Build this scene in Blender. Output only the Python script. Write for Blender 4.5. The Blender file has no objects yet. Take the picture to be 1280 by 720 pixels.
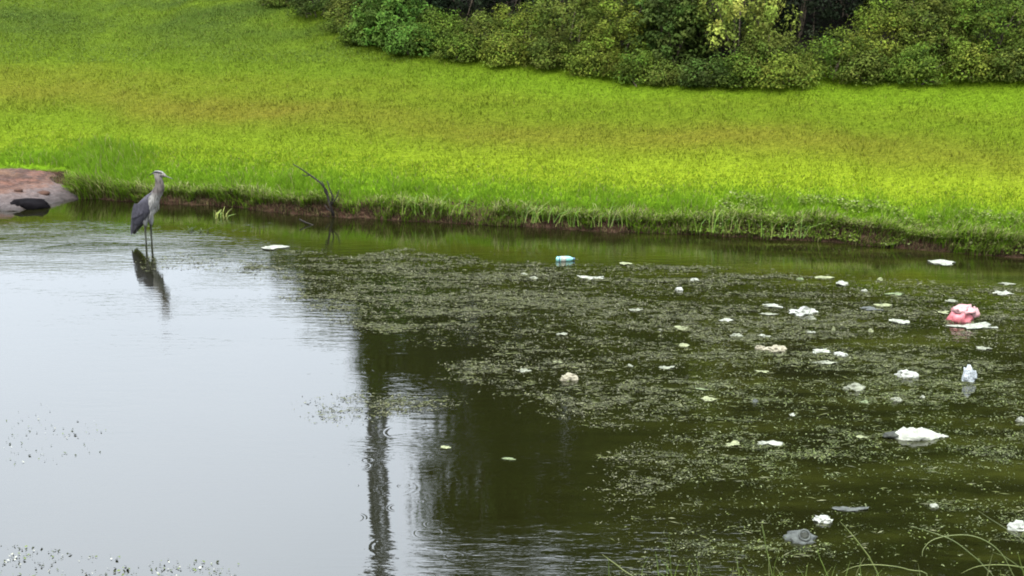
import bpy, bmesh, math, random
import numpy as np
from mathutils import Vector, Matrix, noise as mnoise

rng = np.random.default_rng(7)
random.seed(7)
R = math.radians
SC = bpy.context.scene
COL = SC.collection

# ------------------------------------------------------------------ camera, light, exposure
F, PITCH, CAM_H = 1758.0, R(13.13), 3.5            # focal length in pixels of a 1280 px wide picture
cam_data = bpy.data.cameras.new('camera'); cam = bpy.data.objects.new('camera', cam_data); COL.objects.link(cam)
cam.location = (0, 0, CAM_H); cam.rotation_euler = (R(90) - PITCH, 0, 0)
cam_data.sensor_width = 36; cam_data.lens = 36 * F / 1280; cam_data.clip_start = .05; cam_data.clip_end = 3000
SC.camera = cam

SUN_EL, SUN_AZ = R(58), R(200)                     # high sun behind cloud, behind the camera
world = bpy.data.worlds.new('World'); SC.world = world; world.use_nodes = True
nt = world.node_tree; nt.nodes.clear()
wo = nt.nodes.new('ShaderNodeOutputWorld'); bg = nt.nodes.new('ShaderNodeBackground')
sky = nt.nodes.new('ShaderNodeTexSky'); sky.sky_type = 'NISHITA'; sky.sun_disc = False
sky.sun_elevation = SUN_EL; sky.sun_rotation = SUN_AZ; sky.dust_density = 4; sky.air_density = 1.0
cld = nt.nodes.new('ShaderNodeTexNoise'); cld.inputs['Scale'].default_value = 2.2; cld.inputs['Detail'].default_value = 4
tc = nt.nodes.new('ShaderNodeTexCoord'); nt.links.new(tc.outputs['Generated'], cld.inputs['Vector'])
crp = nt.nodes.new('ShaderNodeValToRGB')
crp.color_ramp.elements[0].position = .3; crp.color_ramp.elements[0].color = (10.5, 11.5, 12.6, 1)
crp.color_ramp.elements[1].position = .7; crp.color_ramp.elements[1].color = (11.9, 12.75, 13.8, 1)
nt.links.new(cld.outputs['Fac'], crp.inputs['Fac'])
mx = nt.nodes.new('ShaderNodeMix'); mx.data_type = 'RGBA'; mx.inputs[0].default_value = .88
sxyz = nt.nodes.new('ShaderNodeSeparateXYZ'); nt.links.new(tc.outputs['Generated'], sxyz.inputs[0])   # overcast sky, steepened overhead to light the lawn and even out the pond's reflection
mx0 = nt.nodes.new('ShaderNodeMath'); mx0.operation = 'MAXIMUM'; nt.links.new(sxyz.outputs[2], mx0.inputs[0]); mx0.inputs[1].default_value = 0
grd = nt.nodes.new('ShaderNodeMath'); grd.operation = 'MULTIPLY_ADD'; nt.links.new(mx0.outputs[0], grd.inputs[0]); grd.inputs[1].default_value = 1.25; grd.inputs[2].default_value = .12
vml = nt.nodes.new('ShaderNodeVectorMath'); vml.operation = 'SCALE'; nt.links.new(crp.outputs[0], vml.inputs[0]); nt.links.new(grd.outputs[0], vml.inputs['Scale'])
nt.links.new(sky.outputs[0], mx.inputs[6]); nt.links.new(vml.outputs[0], mx.inputs[7])
nt.links.new(mx.outputs[2], bg.inputs[0]); nt.links.new(bg.outputs[0], wo.inputs[0])
bg.inputs[1].default_value = .15
sun_data = bpy.data.lights.new('sun', 'SUN'); sun_data.energy = 1.5; sun_data.angle = R(14); sun_data.color = (1, .96, .88)
sun = bpy.data.objects.new('sun', sun_data); COL.objects.link(sun)
sdir = Vector((math.sin(SUN_AZ) * math.cos(SUN_EL), math.cos(SUN_AZ) * math.cos(SUN_EL), math.sin(SUN_EL)))
sun.rotation_euler = sdir.to_track_quat('Z', 'Y').to_euler()
vs = SC.view_settings; vs.view_transform = 'Standard'; vs.look = 'None'; vs.gamma = 1; vs.use_curve_mapping = False
vs.exposure = 1.85
SC.cycles.max_bounces = 6; SC.cycles.diffuse_bounces = 3; SC.cycles.glossy_bounces = 3; SC.cycles.transmission_bounces = 3
SC.cycles.filter_width = 1.9

# ------------------------------------------------------------------ photograph pixel <-> place
CT, ST = math.cos(PITCH), math.sin(PITCH)
def ray(px, py):
    cx, cy = (px - 640) / F, (360 - py) / F
    return Vector((cx, CT + cy * ST, -ST + cy * CT))
def on_plane(px, py, z=0.):
    d = ray(px, py); t = (z - CAM_H) / d.z
    return Vector((d.x * t, d.y * t, z))
def at_depth(px, py, y):
    d = ray(px, py); t = y / d.y
    return Vector((d.x * t, y, CAM_H + d.z * t))
def proj(x, y, z):                                  # arrays welcome
    zz = z - CAM_H
    dep = y * CT - zz * ST; up = y * ST + zz * CT
    return 640 + F * x / dep, 360 - F * up / dep

# ------------------------------------------------------------------ helpers
def tag(o, label=None, cat=None, group=None, kind=None):
    if label: o['label'] = label
    if cat: o['category'] = cat
    if group: o['group'] = group
    if kind: o['kind'] = kind
    return o
def link(name, me, mat=None, parent=None, smooth=False):
    o = bpy.data.objects.new(name, me); COL.objects.link(o)
    if mat: me.materials.append(mat)
    if parent: o.parent = parent
    if smooth:
        me.polygons.foreach_set('use_smooth', [True] * len(me.polygons))
    return o
def empty(name, loc=(0, 0, 0), rz=0):
    o = bpy.data.objects.new(name, None); COL.objects.link(o); o.location = loc; o.rotation_euler = (0, 0, rz)
    o.empty_display_size = .1
    return o
def mesh_np(name, V, faces_flat, per, tint=None):
    """V (n,3); faces_flat int array, constant `per` corners; tint (n,) or (n,3) per vertex."""
    me = bpy.data.meshes.new(name)
    n = len(V); m = len(faces_flat) // per
    me.vertices.add(n); me.vertices.foreach_set('co', np.asarray(V, np.float32).ravel())
    me.loops.add(len(faces_flat)); me.loops.foreach_set('vertex_index', np.asarray(faces_flat, np.int32))
    me.polygons.add(m); me.polygons.foreach_set('loop_start', np.arange(0, m * per, per, dtype=np.int32))
    if tint is not None:
        a = me.attributes.new('tint', 'FLOAT_COLOR', 'POINT')
        t = np.ones((n, 4), np.float32); t[:, :3] = tint if np.ndim(tint) == 2 else np.asarray(tint)[:, None]
        a.data.foreach_set('color', t.ravel())
    me.update(calc_edges=True)
    return me
def tube_bm(bm, pts, radii, seg=6, cap=True):
    pts = [Vector(p) for p in pts]; rings = []
    n = len(pts)
    for i, p in enumerate(pts):
        t = (pts[min(i + 1, n - 1)] - pts[max(i - 1, 0)]).normalized()
        a = t.cross(Vector((0, 0, 1)) if abs(t.z) < .9 else Vector((0, 1, 0))).normalized(); b = t.cross(a)
        r = radii[i] if hasattr(radii, '__len__') else radii
        rings.append([bm.verts.new(p + (a * math.cos(k * 2 * math.pi / seg) + b * math.sin(k * 2 * math.pi / seg)) * r) for k in range(seg)])
    for i in range(n - 1):
        for k in range(seg):
            bm.faces.new((rings[i][k], rings[i][(k + 1) % seg], rings[i + 1][(k + 1) % seg], rings[i + 1][k]))
    if cap:
        bm.faces.new(rings[0][::-1]); bm.faces.new(rings[-1])
def bm_mesh(name, bm):
    bmesh.ops.recalc_face_normals(bm, faces=bm.faces)
    me = bpy.data.meshes.new(name); bm.to_mesh(me); bm.free(); return me

# value noise for arrays (world-space, smooth)
_G = np.random.default_rng(3).random((64, 64))
def vnoise(x, y):
    xi, yi = np.floor(x).astype(int), np.floor(y).astype(int)
    fx, fy = x - xi, y - yi; fx = fx * fx * (3 - 2 * fx); fy = fy * fy * (3 - 2 * fy)
    g = lambda a, b: _G[a % 64, b % 64]
    return (g(xi, yi) * (1 - fx) + g(xi + 1, yi) * fx) * (1 - fy) + (g(xi, yi + 1) * (1 - fx) + g(xi + 1, yi + 1) * fx) * fy
def fnoise(x, y, o=3):
    s, a, t = 0, 1, 0
    for i in range(o):
        s = s + a * vnoise(x * 2 ** i + 17 * i, y * 2 ** i + 31 * i); t += a; a *= .5
    return s / t

# ------------------------------------------------------------------ materials
def new_mat(name):
    m = bpy.data.materials.new(name); m.use_nodes = True
    t = m.node_tree; p = t.nodes['Principled BSDF']
    return m, t, p
def N(t, typ, **kw):
    n = t.nodes.new(typ)
    for k, v in kw.items():
        if k in n.inputs: n.inputs[k].default_value = v
        else: setattr(n, k, v)
    return n
def ramp(t, src, stops):
    r = t.nodes.new('ShaderNodeValToRGB'); cr = r.color_ramp
    while len(cr.elements) < len(stops): cr.elements.new(.5)
    for e, (p, c) in zip(cr.elements, stops): e.position = p; e.color = (*c, 1)
    t.links.new(src, r.inputs[0]); return r.outputs[0]
def mixc(t, fac, a, b, mode='MIX'):
    m = t.nodes.new('ShaderNodeMix'); m.data_type = 'RGBA'; m.blend_type = mode
    for s, v in ((0, fac), (6, a), (7, b)):
        if hasattr(v, 'is_linked'): t.links.new(v, m.inputs[s])
        else: m.inputs[s].default_value = v if s == 0 else (*v, 1)
    return m.outputs[2]
def math_(t, op, a, b=None, c=None):
    m = t.nodes.new('ShaderNodeMath'); m.operation = op
    for i, v in enumerate((a, b, c)):
        if v is None: continue
        if hasattr(v, 'is_linked'): t.links.new(v, m.inputs[i])
        else: m.inputs[i].default_value = v
    return m.outputs[0]
def pos(t, scale=(1, 1, 1)):
    g = t.nodes.new('ShaderNodeNewGeometry'); mp = t.nodes.new('ShaderNodeMapping'); mp.inputs['Scale'].default_value = scale
    t.links.new(g.outputs['Position'], mp.inputs[0]); return mp.outputs[0]
def noise(t, vec, scale, detail=3, rough=.5):
    n = t.nodes.new('ShaderNodeTexNoise'); n.inputs['Scale'].default_value = scale
    n.inputs['Detail'].default_value = detail; n.inputs['Roughness'].default_value = rough
    t.links.new(vec, n.inputs['Vector']); return n.outputs['Fac']
def bump(t, p, h, strength=.5, dist=.02):
    b = t.nodes.new('ShaderNodeBump'); b.inputs['Strength'].default_value = strength; b.inputs['Distance'].default_value = dist
    t.links.new(h, b.inputs['Height']); t.links.new(b.outputs[0], p.inputs['Normal'])

def leafy(name, rough=.55, trans=.3, spec=.3):
    """colour comes from the per-leaf tint stored on the mesh, with a little grain"""
    m, t, p = new_mat(name)
    at = N(t, 'ShaderNodeAttribute', attribute_name='tint')
    n = noise(t, pos(t), 9, 2)
    c = mixc(t, 1, at.outputs['Color'], ramp(t, n, [(.3, (.8, .82, .8)), (.7, (1.15, 1.12, 1.1))]), 'MULTIPLY')
    t.links.new(c, p.inputs['Base Color']); p.inputs['Roughness'].default_value = rough; p.inputs['Specular IOR Level'].default_value = spec
    if trans:
        tr = N(t, 'ShaderNodeBsdfTranslucent'); t.links.new(c, tr.inputs[0])
        ms = t.nodes.new('ShaderNodeMixShader'); ms.inputs[0].default_value = trans
        t.links.new(p.outputs[0], ms.inputs[1]); t.links.new(tr.outputs[0], ms.inputs[2])
        t.links.new(ms.outputs[0], t.nodes['Material Output'].inputs[0])
    return m
M = {}
M['leaf'] = leafy('leaf', .8, .3, .07)
M['grass'] = leafy('grass_blade', .8, .5, .04)
M['weed'] = leafy('floating_weed', .8, 0, .08)
M['dry_stem'] = leafy('dry_stem', .6, 0, .2)

def simple(name, col, rough=.6, var=.25, scale=12, spec=.4, bmp=.0, metallic=0):
    m, t, p = new_mat(name)
    tc = t.nodes.new('ShaderNodeTexCoord')
    n = noise(t, tc.outputs['Object'], scale, 4, .6)
    lo = tuple(c * (1 - var) for c in col); hi = tuple(min(1, c * (1 + var * .5)) for c in col)
    t.links.new(ramp(t, n, [(.3, lo), (.7, hi)]), p.inputs['Base Color'])
    p.inputs['Roughness'].default_value = rough; p.inputs['Specular IOR Level'].default_value = spec
    if bmp: bump(t, p, n, bmp, .01)
    return m
M['bark'] = simple('bark', (.09, .07, .05), .9, .5, 20, .2, .6)
M['foam'] = simple('white_foam', (.165, .17, .135), .85, .6, 25, .3, .3)
M['bag'] = simple('white_plastic_film', (.19, .195, .165), .7, .55, 18, .5, .4)
M['dingy'] = simple('dingy_plastic', (.115, .12, .085), .8, .6, 22, .3, .4)
M['yellowed'] = simple('yellowed_scrap', (.13, .14, .07), .8, .5, 22, .3, .3)
M['greenish'] = simple('greenish_scrap', (.075, .095, .04), .7, .4, 30, .3, .3)
M['tan'] = simple('tan_paper', (.165, .15, .105), .8, .35, 20, .2, .4)
M['grey'] = simple('grey_film', (.034, .038, .032), .8, .6, 25, .4, .4)
M['dark'] = simple('dark_debris', (.02, .022, .015), .8, .6, 30, .3, .5)
M['pink'] = simple('pink_plastic', (.30, .075, .085), .5, .5, 20, .5, .4)
M['pinkwhite'] = simple('pale_pink_plastic', (.26, .14, .14), .4, .4, 20, .5, .4)
M['clearblue'] = simple('pale_blue_plastic', (.10, .26, .23), .35, .35, 30, .7)
M['cap'] = simple('dark_blue_cap', (.02, .05, .09), .4, .2, 30, .5)

# ------------------------------------------------------------------ terrain
SHORE = [(-400, 240), (0, 236), (66, 238), (98, 249), (160, 252), (210, 256), (300, 259), (350, 266), (420, 270), (500, 276), (600, 281), (700, 286),
         (760, 290), (880, 293), (960, 300), (1050, 305), (1150, 313), (1220, 320), (1280, 324), (1340, 330), (1500, 350), (1700, 372)]
_sp = [on_plane(a, b) for a, b in SHORE]
SX, SY = np.array([p.x for p in _sp]), np.array([p.y for p in _sp])
def shore(x):
    x = np.asarray(x, float)
    return np.interp(x, SX, SY) + .26 * (fnoise(x * 1.1, x * 0 + 3) - .5) + .12 * (fnoise(x * 5, x * 0 + 8, 3) - .5)
NEAR = 6.6
def sm(a, b, v):
    t = np.clip((v - a) / (b - a), 0, 1); return t * t * (3 - 2 * t)
SLOPE = .30
def height(x, y):
    x = np.asarray(x, float); y = np.asarray(y, float)
    d = y - shore(x); dn = NEAR + .25 * (vnoise(x * .8, x * 0) - .5) - y
    under = -.75 * sm(0, 1.6, -d)
    lip = .05 + .15 * fnoise(x * 1.3 + 5, x * 0 + 1)
    zf = np.where(d < 0, under, lip * sm(0, .13, d) + .13 * sm(.1, .7, d))
    dd = np.clip(d - .4, 0, None)
    rise = SLOPE * 9.0 * (1 - np.exp(-np.clip(dd, 0, 60) / 9.0 * 1.0))          # eases off
    rise = np.where(dd < 8.2, SLOPE * dd, SLOPE * 8.2 + .9 * (1 - np.exp(-(dd - 8.2) * SLOPE / .9 * .8)))
    rise = np.minimum(rise, 3.15)
    zf = zf + rise + sm(.5, 2, d) * (.14 * (fnoise(x * .25, y * .3) - .5) + .035 * (fnoise(x * 1.7, y * 1.7) - .5))
    zn = np.where(dn > 0, .30 * dn + .05 * (fnoise(x * 1.5, y * 1.5) - .3) * sm(0, .5, dn), -.75 * sm(0, 1.2, -dn))
    zn = np.minimum(zn, 2.0)
    z = np.where(y > 11, zf, zn)
    side = sm(38, 46, np.abs(x))
    return z * (1 - side) + np.maximum(z, .8) * side
def hit(px, py):
    d = ray(px, py); t = 6.
    while t < 90:
        p = Vector((0, 0, CAM_H)) + d * t
        if p.z < max(0, float(height(p.x, p.y))): return p
        t += .04
    return p

def lawn_base(x, y):
    """colour of the living grass: lime near the water, faint tan belts across the slope, duller and greener higher up"""
    d = y - shore(x)
    g = np.array([.060, .094, .005]); tan_ = np.array([.080, .076, .009]); dk = np.array([.028, .046, .007]); lime = np.array([.080, .150, .006]); yel = np.array([.116, .154, .008])
    c = np.repeat(g[None], len(x), 0)
    def mixin(c, q, col): q = np.clip(q, 0, 1)[:, None]; return c * (1 - q) + col * q
    wob = .7 * (fnoise(x * .22, y * 0 + 2) - .5)
    c = mixin(c, sm(3.9, 5.6, d) * .8 * (1 - .85 * sm(-3, 1, x)), np.array([.052, .078, .006]))
    c = mixin(c, np.exp(-((d - 4.35 + .02 * (x + 5) + wob) / .38) ** 2) * .35 * (.4 + fnoise(x * .3, y * 2)), tan_)
    c = mixin(c, np.exp(-((d - 3.15 + .07 * (x + 4) + wob) / .75) ** 2) * (.45 + .7 * fnoise(x * .35 + 9, y * 1.6)), tan_)
    c = mixin(c, np.exp(-((d - 1.35) / .8) ** 2) * (.45 + .55 * sm(-5, 3, x)), yel)
    c = mixin(c, sm(3.7, 4.4, d) * sm(-2, 2, x) * .7, np.array([.074, .122, .006]))
    c = mixin(c, 1 - sm(.35, 1.5, d), lime)
    c = mixin(c, sm(5.0, 7.5, d) * (1 - sm(-5, -1.0, x)) * np.clip(fnoise(x * .5 + 3, y * 1.6) * 2.2 - .55, 0, .9), dk)
    return c
def lawn_colour(x, y, n):
    c = lawn_base(x, y)
    streak = ((.52 + .96 * fnoise(x * 2.0 + 4, y * 7.0 + 3, 4)) * (.75 + .5 * fnoise(x * .7, y * 2.5 + 8, 3)))[:, None]
    j = (.76 + .44 * rng.random((n, 1)) ** 1.2) * streak
    hue = 1 + .14 * (rng.random((n, 1)) - .5) * np.array([1.6, .2, 1.0])
    dry = (rng.random(n) < .04)[:, None]
    return np.where(dry, np.array([.13, .12, .035]), c) * j * hue

xs = np.concatenate([-np.geomspace(900, 13, 26), np.arange(-12.8, 12.81, .11), np.geomspace(13, 900, 26)])
dsf = np.concatenate([np.array([-2.5, -1.2, -.5, -.2, -.08]), np.arange(0, .6, .035), np.arange(.6, 12, .16), np.geomspace(12, 1200, 26)])
nearrows = np.concatenate([-np.geomspace(900, 2, 14), np.arange(-1.5, 7.6, .2)])
X = np.repeat(xs[None], len(nearrows) + len(dsf), 0)
Y = np.concatenate([np.repeat(nearrows[:, None], len(xs), 1), shore(xs)[None] + dsf[:, None]], 0)
Z = height(X, Y)
Z = np.where((Y > 0) & (np.abs(X) < 45) & (Y < 12), np.minimum(Z, 2), Z)
V = np.stack([X, Y, Z], -1).reshape(-1, 3)
nr, nc = X.shape
i0 = (np.arange(nr - 1)[:, None] * nc + np.arange(nc - 1)[None]).ravel()
faces = np.stack([i0, i0 + 1, i0 + nc + 1, i0 + nc], -1).ravel()
me = mesh_np('ground', V, faces, 4)
qx_, qy_ = proj(V[:, 0], np.maximum(V[:, 1], 1), V[:, 2])
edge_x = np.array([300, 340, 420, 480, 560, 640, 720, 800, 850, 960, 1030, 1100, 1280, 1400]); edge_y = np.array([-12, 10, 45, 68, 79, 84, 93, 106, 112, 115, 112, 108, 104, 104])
hx_ = 0
md = ((V[:, 1] > 21) & (V[:, 1] < 60) & (qx_ > 330) & (qx_ < 1700) & (qy_ < np.interp(qx_, edge_x, edge_y) - 26)).astype(np.float32)  # ground behind the hedge that takes the mould colour with painted shade
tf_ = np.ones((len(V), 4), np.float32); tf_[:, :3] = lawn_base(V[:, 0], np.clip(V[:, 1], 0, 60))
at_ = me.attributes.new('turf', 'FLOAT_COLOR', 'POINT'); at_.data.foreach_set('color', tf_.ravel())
am = me.attributes.new('shaded_leaf_mould', 'FLOAT', 'POINT'); am.data.foreach_set('value', md)

m, t, p = new_mat('ground')
pv = pos(t)
sep = t.nodes.new('ShaderNodeSeparateXYZ'); t.links.new(pv, sep.inputs[0])
soil = ramp(t, noise(t, pos(t, (1, 1, 3)), 5, 6, .7), [(.36, (.008, .005, .0035)), (.52, (.026, .016, .010)), (.72, (.085, .052, .036))])
turf = N(t, 'ShaderNodeAttribute', attribute_name='turf')
g2 = mixc(t, 1, turf.outputs['Color'], ramp(t, noise(t, pos(t, (1, 2.6, 2.6)), 9, 6, .78), [(.32, (.42, .45, .4)), (.68, (1.3, 1.27, 1.2))]), 'MULTIPLY')
zz = math_(t, 'ADD', sep.outputs[2], math_(t, 'MULTIPLY', noise(t, pv, 4, 4), .16))
fac = ramp(t, zz, [(.30, (0, 0, 0)), (.37, (1, 1, 1))])
mould_shade = N(t, 'ShaderNodeAttribute', attribute_name='shaded_leaf_mould')
lm = ramp(t, noise(t, pv, 9, 4, .7), [(.35, (.004, .004, .004)), (.7, (.012, .010, .007))])  # leaf mould, darkened further so the hedge gap's shade is in the colour
t.links.new(mixc(t, mould_shade.outputs['Fac'], mixc(t, fac, soil, g2), lm), p.inputs['Base Color'])
p.inputs['Roughness'].default_value = 1; p.inputs['Specular IOR Level'].default_value = .02
bump(t, p, noise(t, pv, 25, 5, .7), .8, .05)
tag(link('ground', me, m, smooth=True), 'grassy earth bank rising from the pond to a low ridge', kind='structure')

# ------------------------------------------------------------------ water
m, t, p = new_mat('pond_water')
g = t.nodes.new('ShaderNodeNewGeometry'); sep = t.nodes.new('ShaderNodeSeparateXYZ'); t.links.new(g.outputs['Position'], sep.inputs[0])
turb = noise(t, pos(t, (.45, 1.6, 1)), 1.3, 5, .65)
right = math_(t, 'MULTIPLY_ADD', sep.outputs[0], .28, .05)                     # thicker green growth towards the right-hand shore
tf = math_(t, 'MULTIPLY', ramp(t, turb, [(.44, (0, 0, 0)), (.66, (1, 1, 1))]), math_(t, 'MINIMUM', math_(t, 'MAXIMUM', right, 0), 1))
t.links.new(mixc(t, tf, (.0040, .0042, .0010), (.0150, .0165, .0028)), p.inputs['Base Color'])
p.inputs['Roughness'].default_value = .02; p.inputs['IOR'].default_value = 1.6
def m_rings(scale, thr, freq, seed):
    mp = t.nodes.new('ShaderNodeMapping'); mp.inputs['Location'].default_value = (seed, seed * 2.3, 0)
    t.links.new(g.outputs['Position'], mp.inputs[0])
    v = t.nodes.new('ShaderNodeTexVoronoi'); v.voronoi_dimensions = '2D'; v.inputs['Scale'].default_value = scale; v.inputs['Randomness'].default_value = .9
    t.links.new(mp.outputs[0], v.inputs['Vector'])
    sc_ = t.nodes.new('ShaderNodeSeparateColor'); t.links.new(v.outputs['Color'], sc_.inputs[0])
    on = math_(t, 'GREATER_THAN', sc_.outputs[0], thr)
    rad = math_(t, 'MULTIPLY_ADD', sc_.outputs[1], .3, .06)
    q = math_(t, 'SUBTRACT', v.outputs['Distance'], rad)
    env = math_(t, 'POWER', 2.718, math_(t, 'MULTIPLY', math_(t, 'MULTIPLY', q, q), -260))
    return math_(t, 'MULTIPLY', math_(t, 'MULTIPLY', math_(t, 'SINE', math_(t, 'MULTIPLY', q, freq)), env), on)
wave = noise(t, pos(t, (1.4, 5.5, 1)), 2.2, 3, .55)
fine = noise(t, pos(t, (3.5, 15, 1)), 3.0, 2, .5)
lowf = noise(t, pos(t, (.5, 1.2, 1)), .8, 1, .5)
h = math_(t, 'MULTIPLY_ADD', wave, .0019, math_(t, 'MULTIPLY', fine, .0005))
amp = ramp(t, lowf, [(.38, (.35,) * 3), (.64, (1.7,) * 3)])
h = math_(t, 'MULTIPLY', h, amp)
h = math_(t, 'MULTIPLY_ADD', m_rings(1.9, .72, 75, 1.7), .00006, h)
h = math_(t, 'MULTIPLY_ADD', m_rings(4.1, .45, 60, 5.1), .00011, h)
b = t.nodes.new('ShaderNodeBump'); b.inputs['Strength'].default_value = 1; b.inputs['Distance'].default_value = 1
t.links.new(h, b.inputs['Height']); t.links.new(b.outputs[0], p.inputs['Normal'])
bm = bmesh.new()
gx = [-46, -20, -10, 0, 10, 20, 46]; gy = [2, 8, 14, 20, 28]
vv = [[bm.verts.new((x, y, 0)) for x in gx] for y in gy]
for j in range(len(gy) - 1):
    for i in range(len(gx) - 1): bm.faces.new((vv[j][i], vv[j][i + 1], vv[j + 1][i + 1], vv[j + 1][i]))
tag(link('water', bm_mesh('water', bm), m), 'murky green pond water dimpled by raindrops', kind='structure')

# ------------------------------------------------------------------ mud bank at the left edge
def mudz(x, y, c, rx, ry, hh):
    u, v = (x - c.x) / rx, (y - c.y) / ry
    r2 = u * u + v * v
    ang = np.arctan2(v, u)
    r = np.sqrt(r2) * (1 + .18 * np.sin(ang * 3 + 1) + .10 * np.sin(ang * 7))
    prof = np.clip(1 - r ** 1.7, -.5, 1)
    return hh * prof * (.80 + .35 * fnoise(x * 1.6, y * 2.3 + 4)) + .07 * (fnoise(x * 5, y * 9) - .5) + .05 * (fnoise(x * 14, y * 22) - .5)
mc = on_plane(0, 240); mc.z = 0
gx_ = np.linspace(-1.7, 1.7, 110) + mc.x; gy_ = np.linspace(-1.7, 1.9, 90) + mc.y
XX, YY = np.meshgrid(gx_, gy_)
ZZ = mudz(XX, YY, mc, 1.40, 1.45, .33)
idx = (np.arange(89)[:, None] * 110 + np.arange(109)[None]).ravel()
me = mesh_np('mud_bank', np.stack([XX, YY, ZZ], -1).reshape(-1, 3), np.stack([idx, idx + 1, idx + 111, idx + 110], -1).ravel(), 4)
m, t, p = new_mat('red_and_grey_mud')
sep = t.nodes.new('ShaderNodeSeparateXYZ'); t.links.new(pos(t), sep.inputs[0])
hz = math_(t, 'ADD', sep.outputs[2], math_(t, 'MULTIPLY', math_(t, 'SUBTRACT', noise(t, pos(t), 5, 5, .6), .5), .14))
c = ramp(t, hz, [(.02, (.026, .021, .019)), (.07, (.050, .040, .038)), (.15, (.068, .050, .045)), (.19, (.080, .043, .030)), (.22, (.035, .018, .013)), (.25, (.090, .044, .030)), (.29, (.032, .017, .012)), (.34, (.080, .044, .026))])
c = mixc(t, 1, c, ramp(t, noise(t, pos(t), 18, 5, .7), [(.3, (.5, .47, .45)), (.7, (1.2, 1.2, 1.2))]), 'MULTIPLY')
t.links.new(c, p.inputs['Base Color']); p.inputs['Roughness'].default_value = .85; p.inputs['Specular IOR Level'].default_value = .15
bump(t, p, noise(t, pos(t), 20, 6, .7), .7, .03)
tag(link('mud_bank', me, m, smooth=True), 'bare spit of red and grey mud at the left shore', kind='structure')
# dark stone lying on it
def rock(name, c, r, mat, seed, parent=None, sub=3):
    bm = bmesh.new(); bmesh.ops.create_icosphere(bm, subdivisions=sub, radius=1)
    for v in bm.verts:
        q = v.co * 1.4 + Vector((seed, seed * .7, 0))
        k = 1 + .32 * mnoise.noise(q) + .12 * mnoise.noise(q * 3) + .05 * mnoise.noise(q * 8)
        v.co = Vector((v.co.x * r[0], v.co.y * r[1], v.co.z * r[2])) * k
    o = link(name, bm_mesh(name, bm), mat, parent, True); o.location = c; return o
M['darkstone'] = simple('dark_wet_stone', (.004, .0035, .004), .95, .5, 10, .02, .6)
M['redstone'] = simple('red_clay_lump', (.045, .024, .017), .9, .4, 8, .1, .6)
a = on_plane(37, 257, .03)
tag(rock('stone', a, (.29, .17, .105), M['darkstone'], 2.0), 'flat near-black stone lying at the foot of the mud spit', 'stone')
for i, (px, py, s, lab) in enumerate([(52, 219, .10, 'reddish clay lump on top of the mud spit above the dark stone'),
                                      (22, 221, .07, 'small clay lump at the left on top of the mud spit'),
                                      (74, 228, .08, 'clay lump on the mud spit closest to the tall grass clump')]):
    q = on_plane(px, py + 5, .32); q.z = float(mudz(np.array(q.x), np.array(q.y), mc, 1.40, 1.45, .33)) + .01
    tag(rock('clay_lump', q, (s, s * .8, s * .5), M['redstone'], i * 3 + 1., sub=2), lab, 'clay lump', 'clay lumps on the mud spit')

# ------------------------------------------------------------------ grass
def blades(name, P, H, W, lean, tint, segs, mat, parent=None, out=None):
    """ribbons: P (n,3) base, H height, W width, lean (n,2) horizontal tip offset, tint (n,3)"""
    n = len(P); ang = rng.random(n) * np.pi
    side = np.stack([np.cos(ang), np.sin(ang) * .6, np.zeros(n)], -1) * W[:, None] * .5
    L = np.concatenate([lean, np.zeros((n, 1))], 1)
    rows = []; ts = np.linspace(0, 1, segs + 1)
    for k in ts[:-1]:
        c = P + L * (k ** 2)[..., None] if False else P + L * k ** 2
        c = c.copy(); c[:, 2] += H * (k - .22 * k ** 3)
        w = side * (1 - k * .55)
        rows += [c - w, c + w]
    tip = P + L; tip = tip.copy(); tip[:, 2] += H * .78
    rows.append(tip)
    nv = len(rows); V = np.stack(rows, 1).reshape(-1, 3)
    b = np.arange(n) * nv
    if segs == 1:
        F_ = np.stack([b, b + 1, b + 2], -1)
    else:
        fl = []
        for k in range(segs - 1):
            fl += [np.stack([b + 2 * k, b + 2 * k + 1, b + 2 * k + 3], -1), np.stack([b + 2 * k, b + 2 * k + 3, b + 2 * k + 2], -1)]
        k = segs - 1; fl.append(np.stack([b + 2 * k, b + 2 * k + 1, b + 2 * k + 2], -1))
        F_ = np.concatenate(fl, 0)
    T = np.repeat(tint, nv, 0)
    return link(name, mesh_np(name, V, F_.ravel(), 3, T), mat, parent)

n = 500000
y = 16 + 16.5 * rng.random(n) ** .9; x = -(.385 * y + 1.2) + rng.random(n) * (.77 * y + 4.4)
d = y - shore(x); k = (d > .45) & (d < 13); qx_, qy_ = proj(x, y, height(x, y)); k &= ~((qx_ > 335) & (qy_ < np.interp(qx_, edge_x, edge_y) - 20))
x, y = x[k], y[k]; n = len(x)
clump = .55 + .9 * fnoise(x * 3.5, y * 3.5)
P = np.stack([x, y, height(x, y) - .01], -1)
H = (.035 + .045 * rng.random(n)) * clump; W = .007 + .008 * rng.random(n)
lean = rng.normal(0, .028, (n, 2))
tag(blades('lawn_grass', P, H, W, lean, lawn_colour(x, y, n), 1, M['grass']), 'short bright green lawn grass covering the whole slope', 'grass', kind='stuff')

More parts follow.
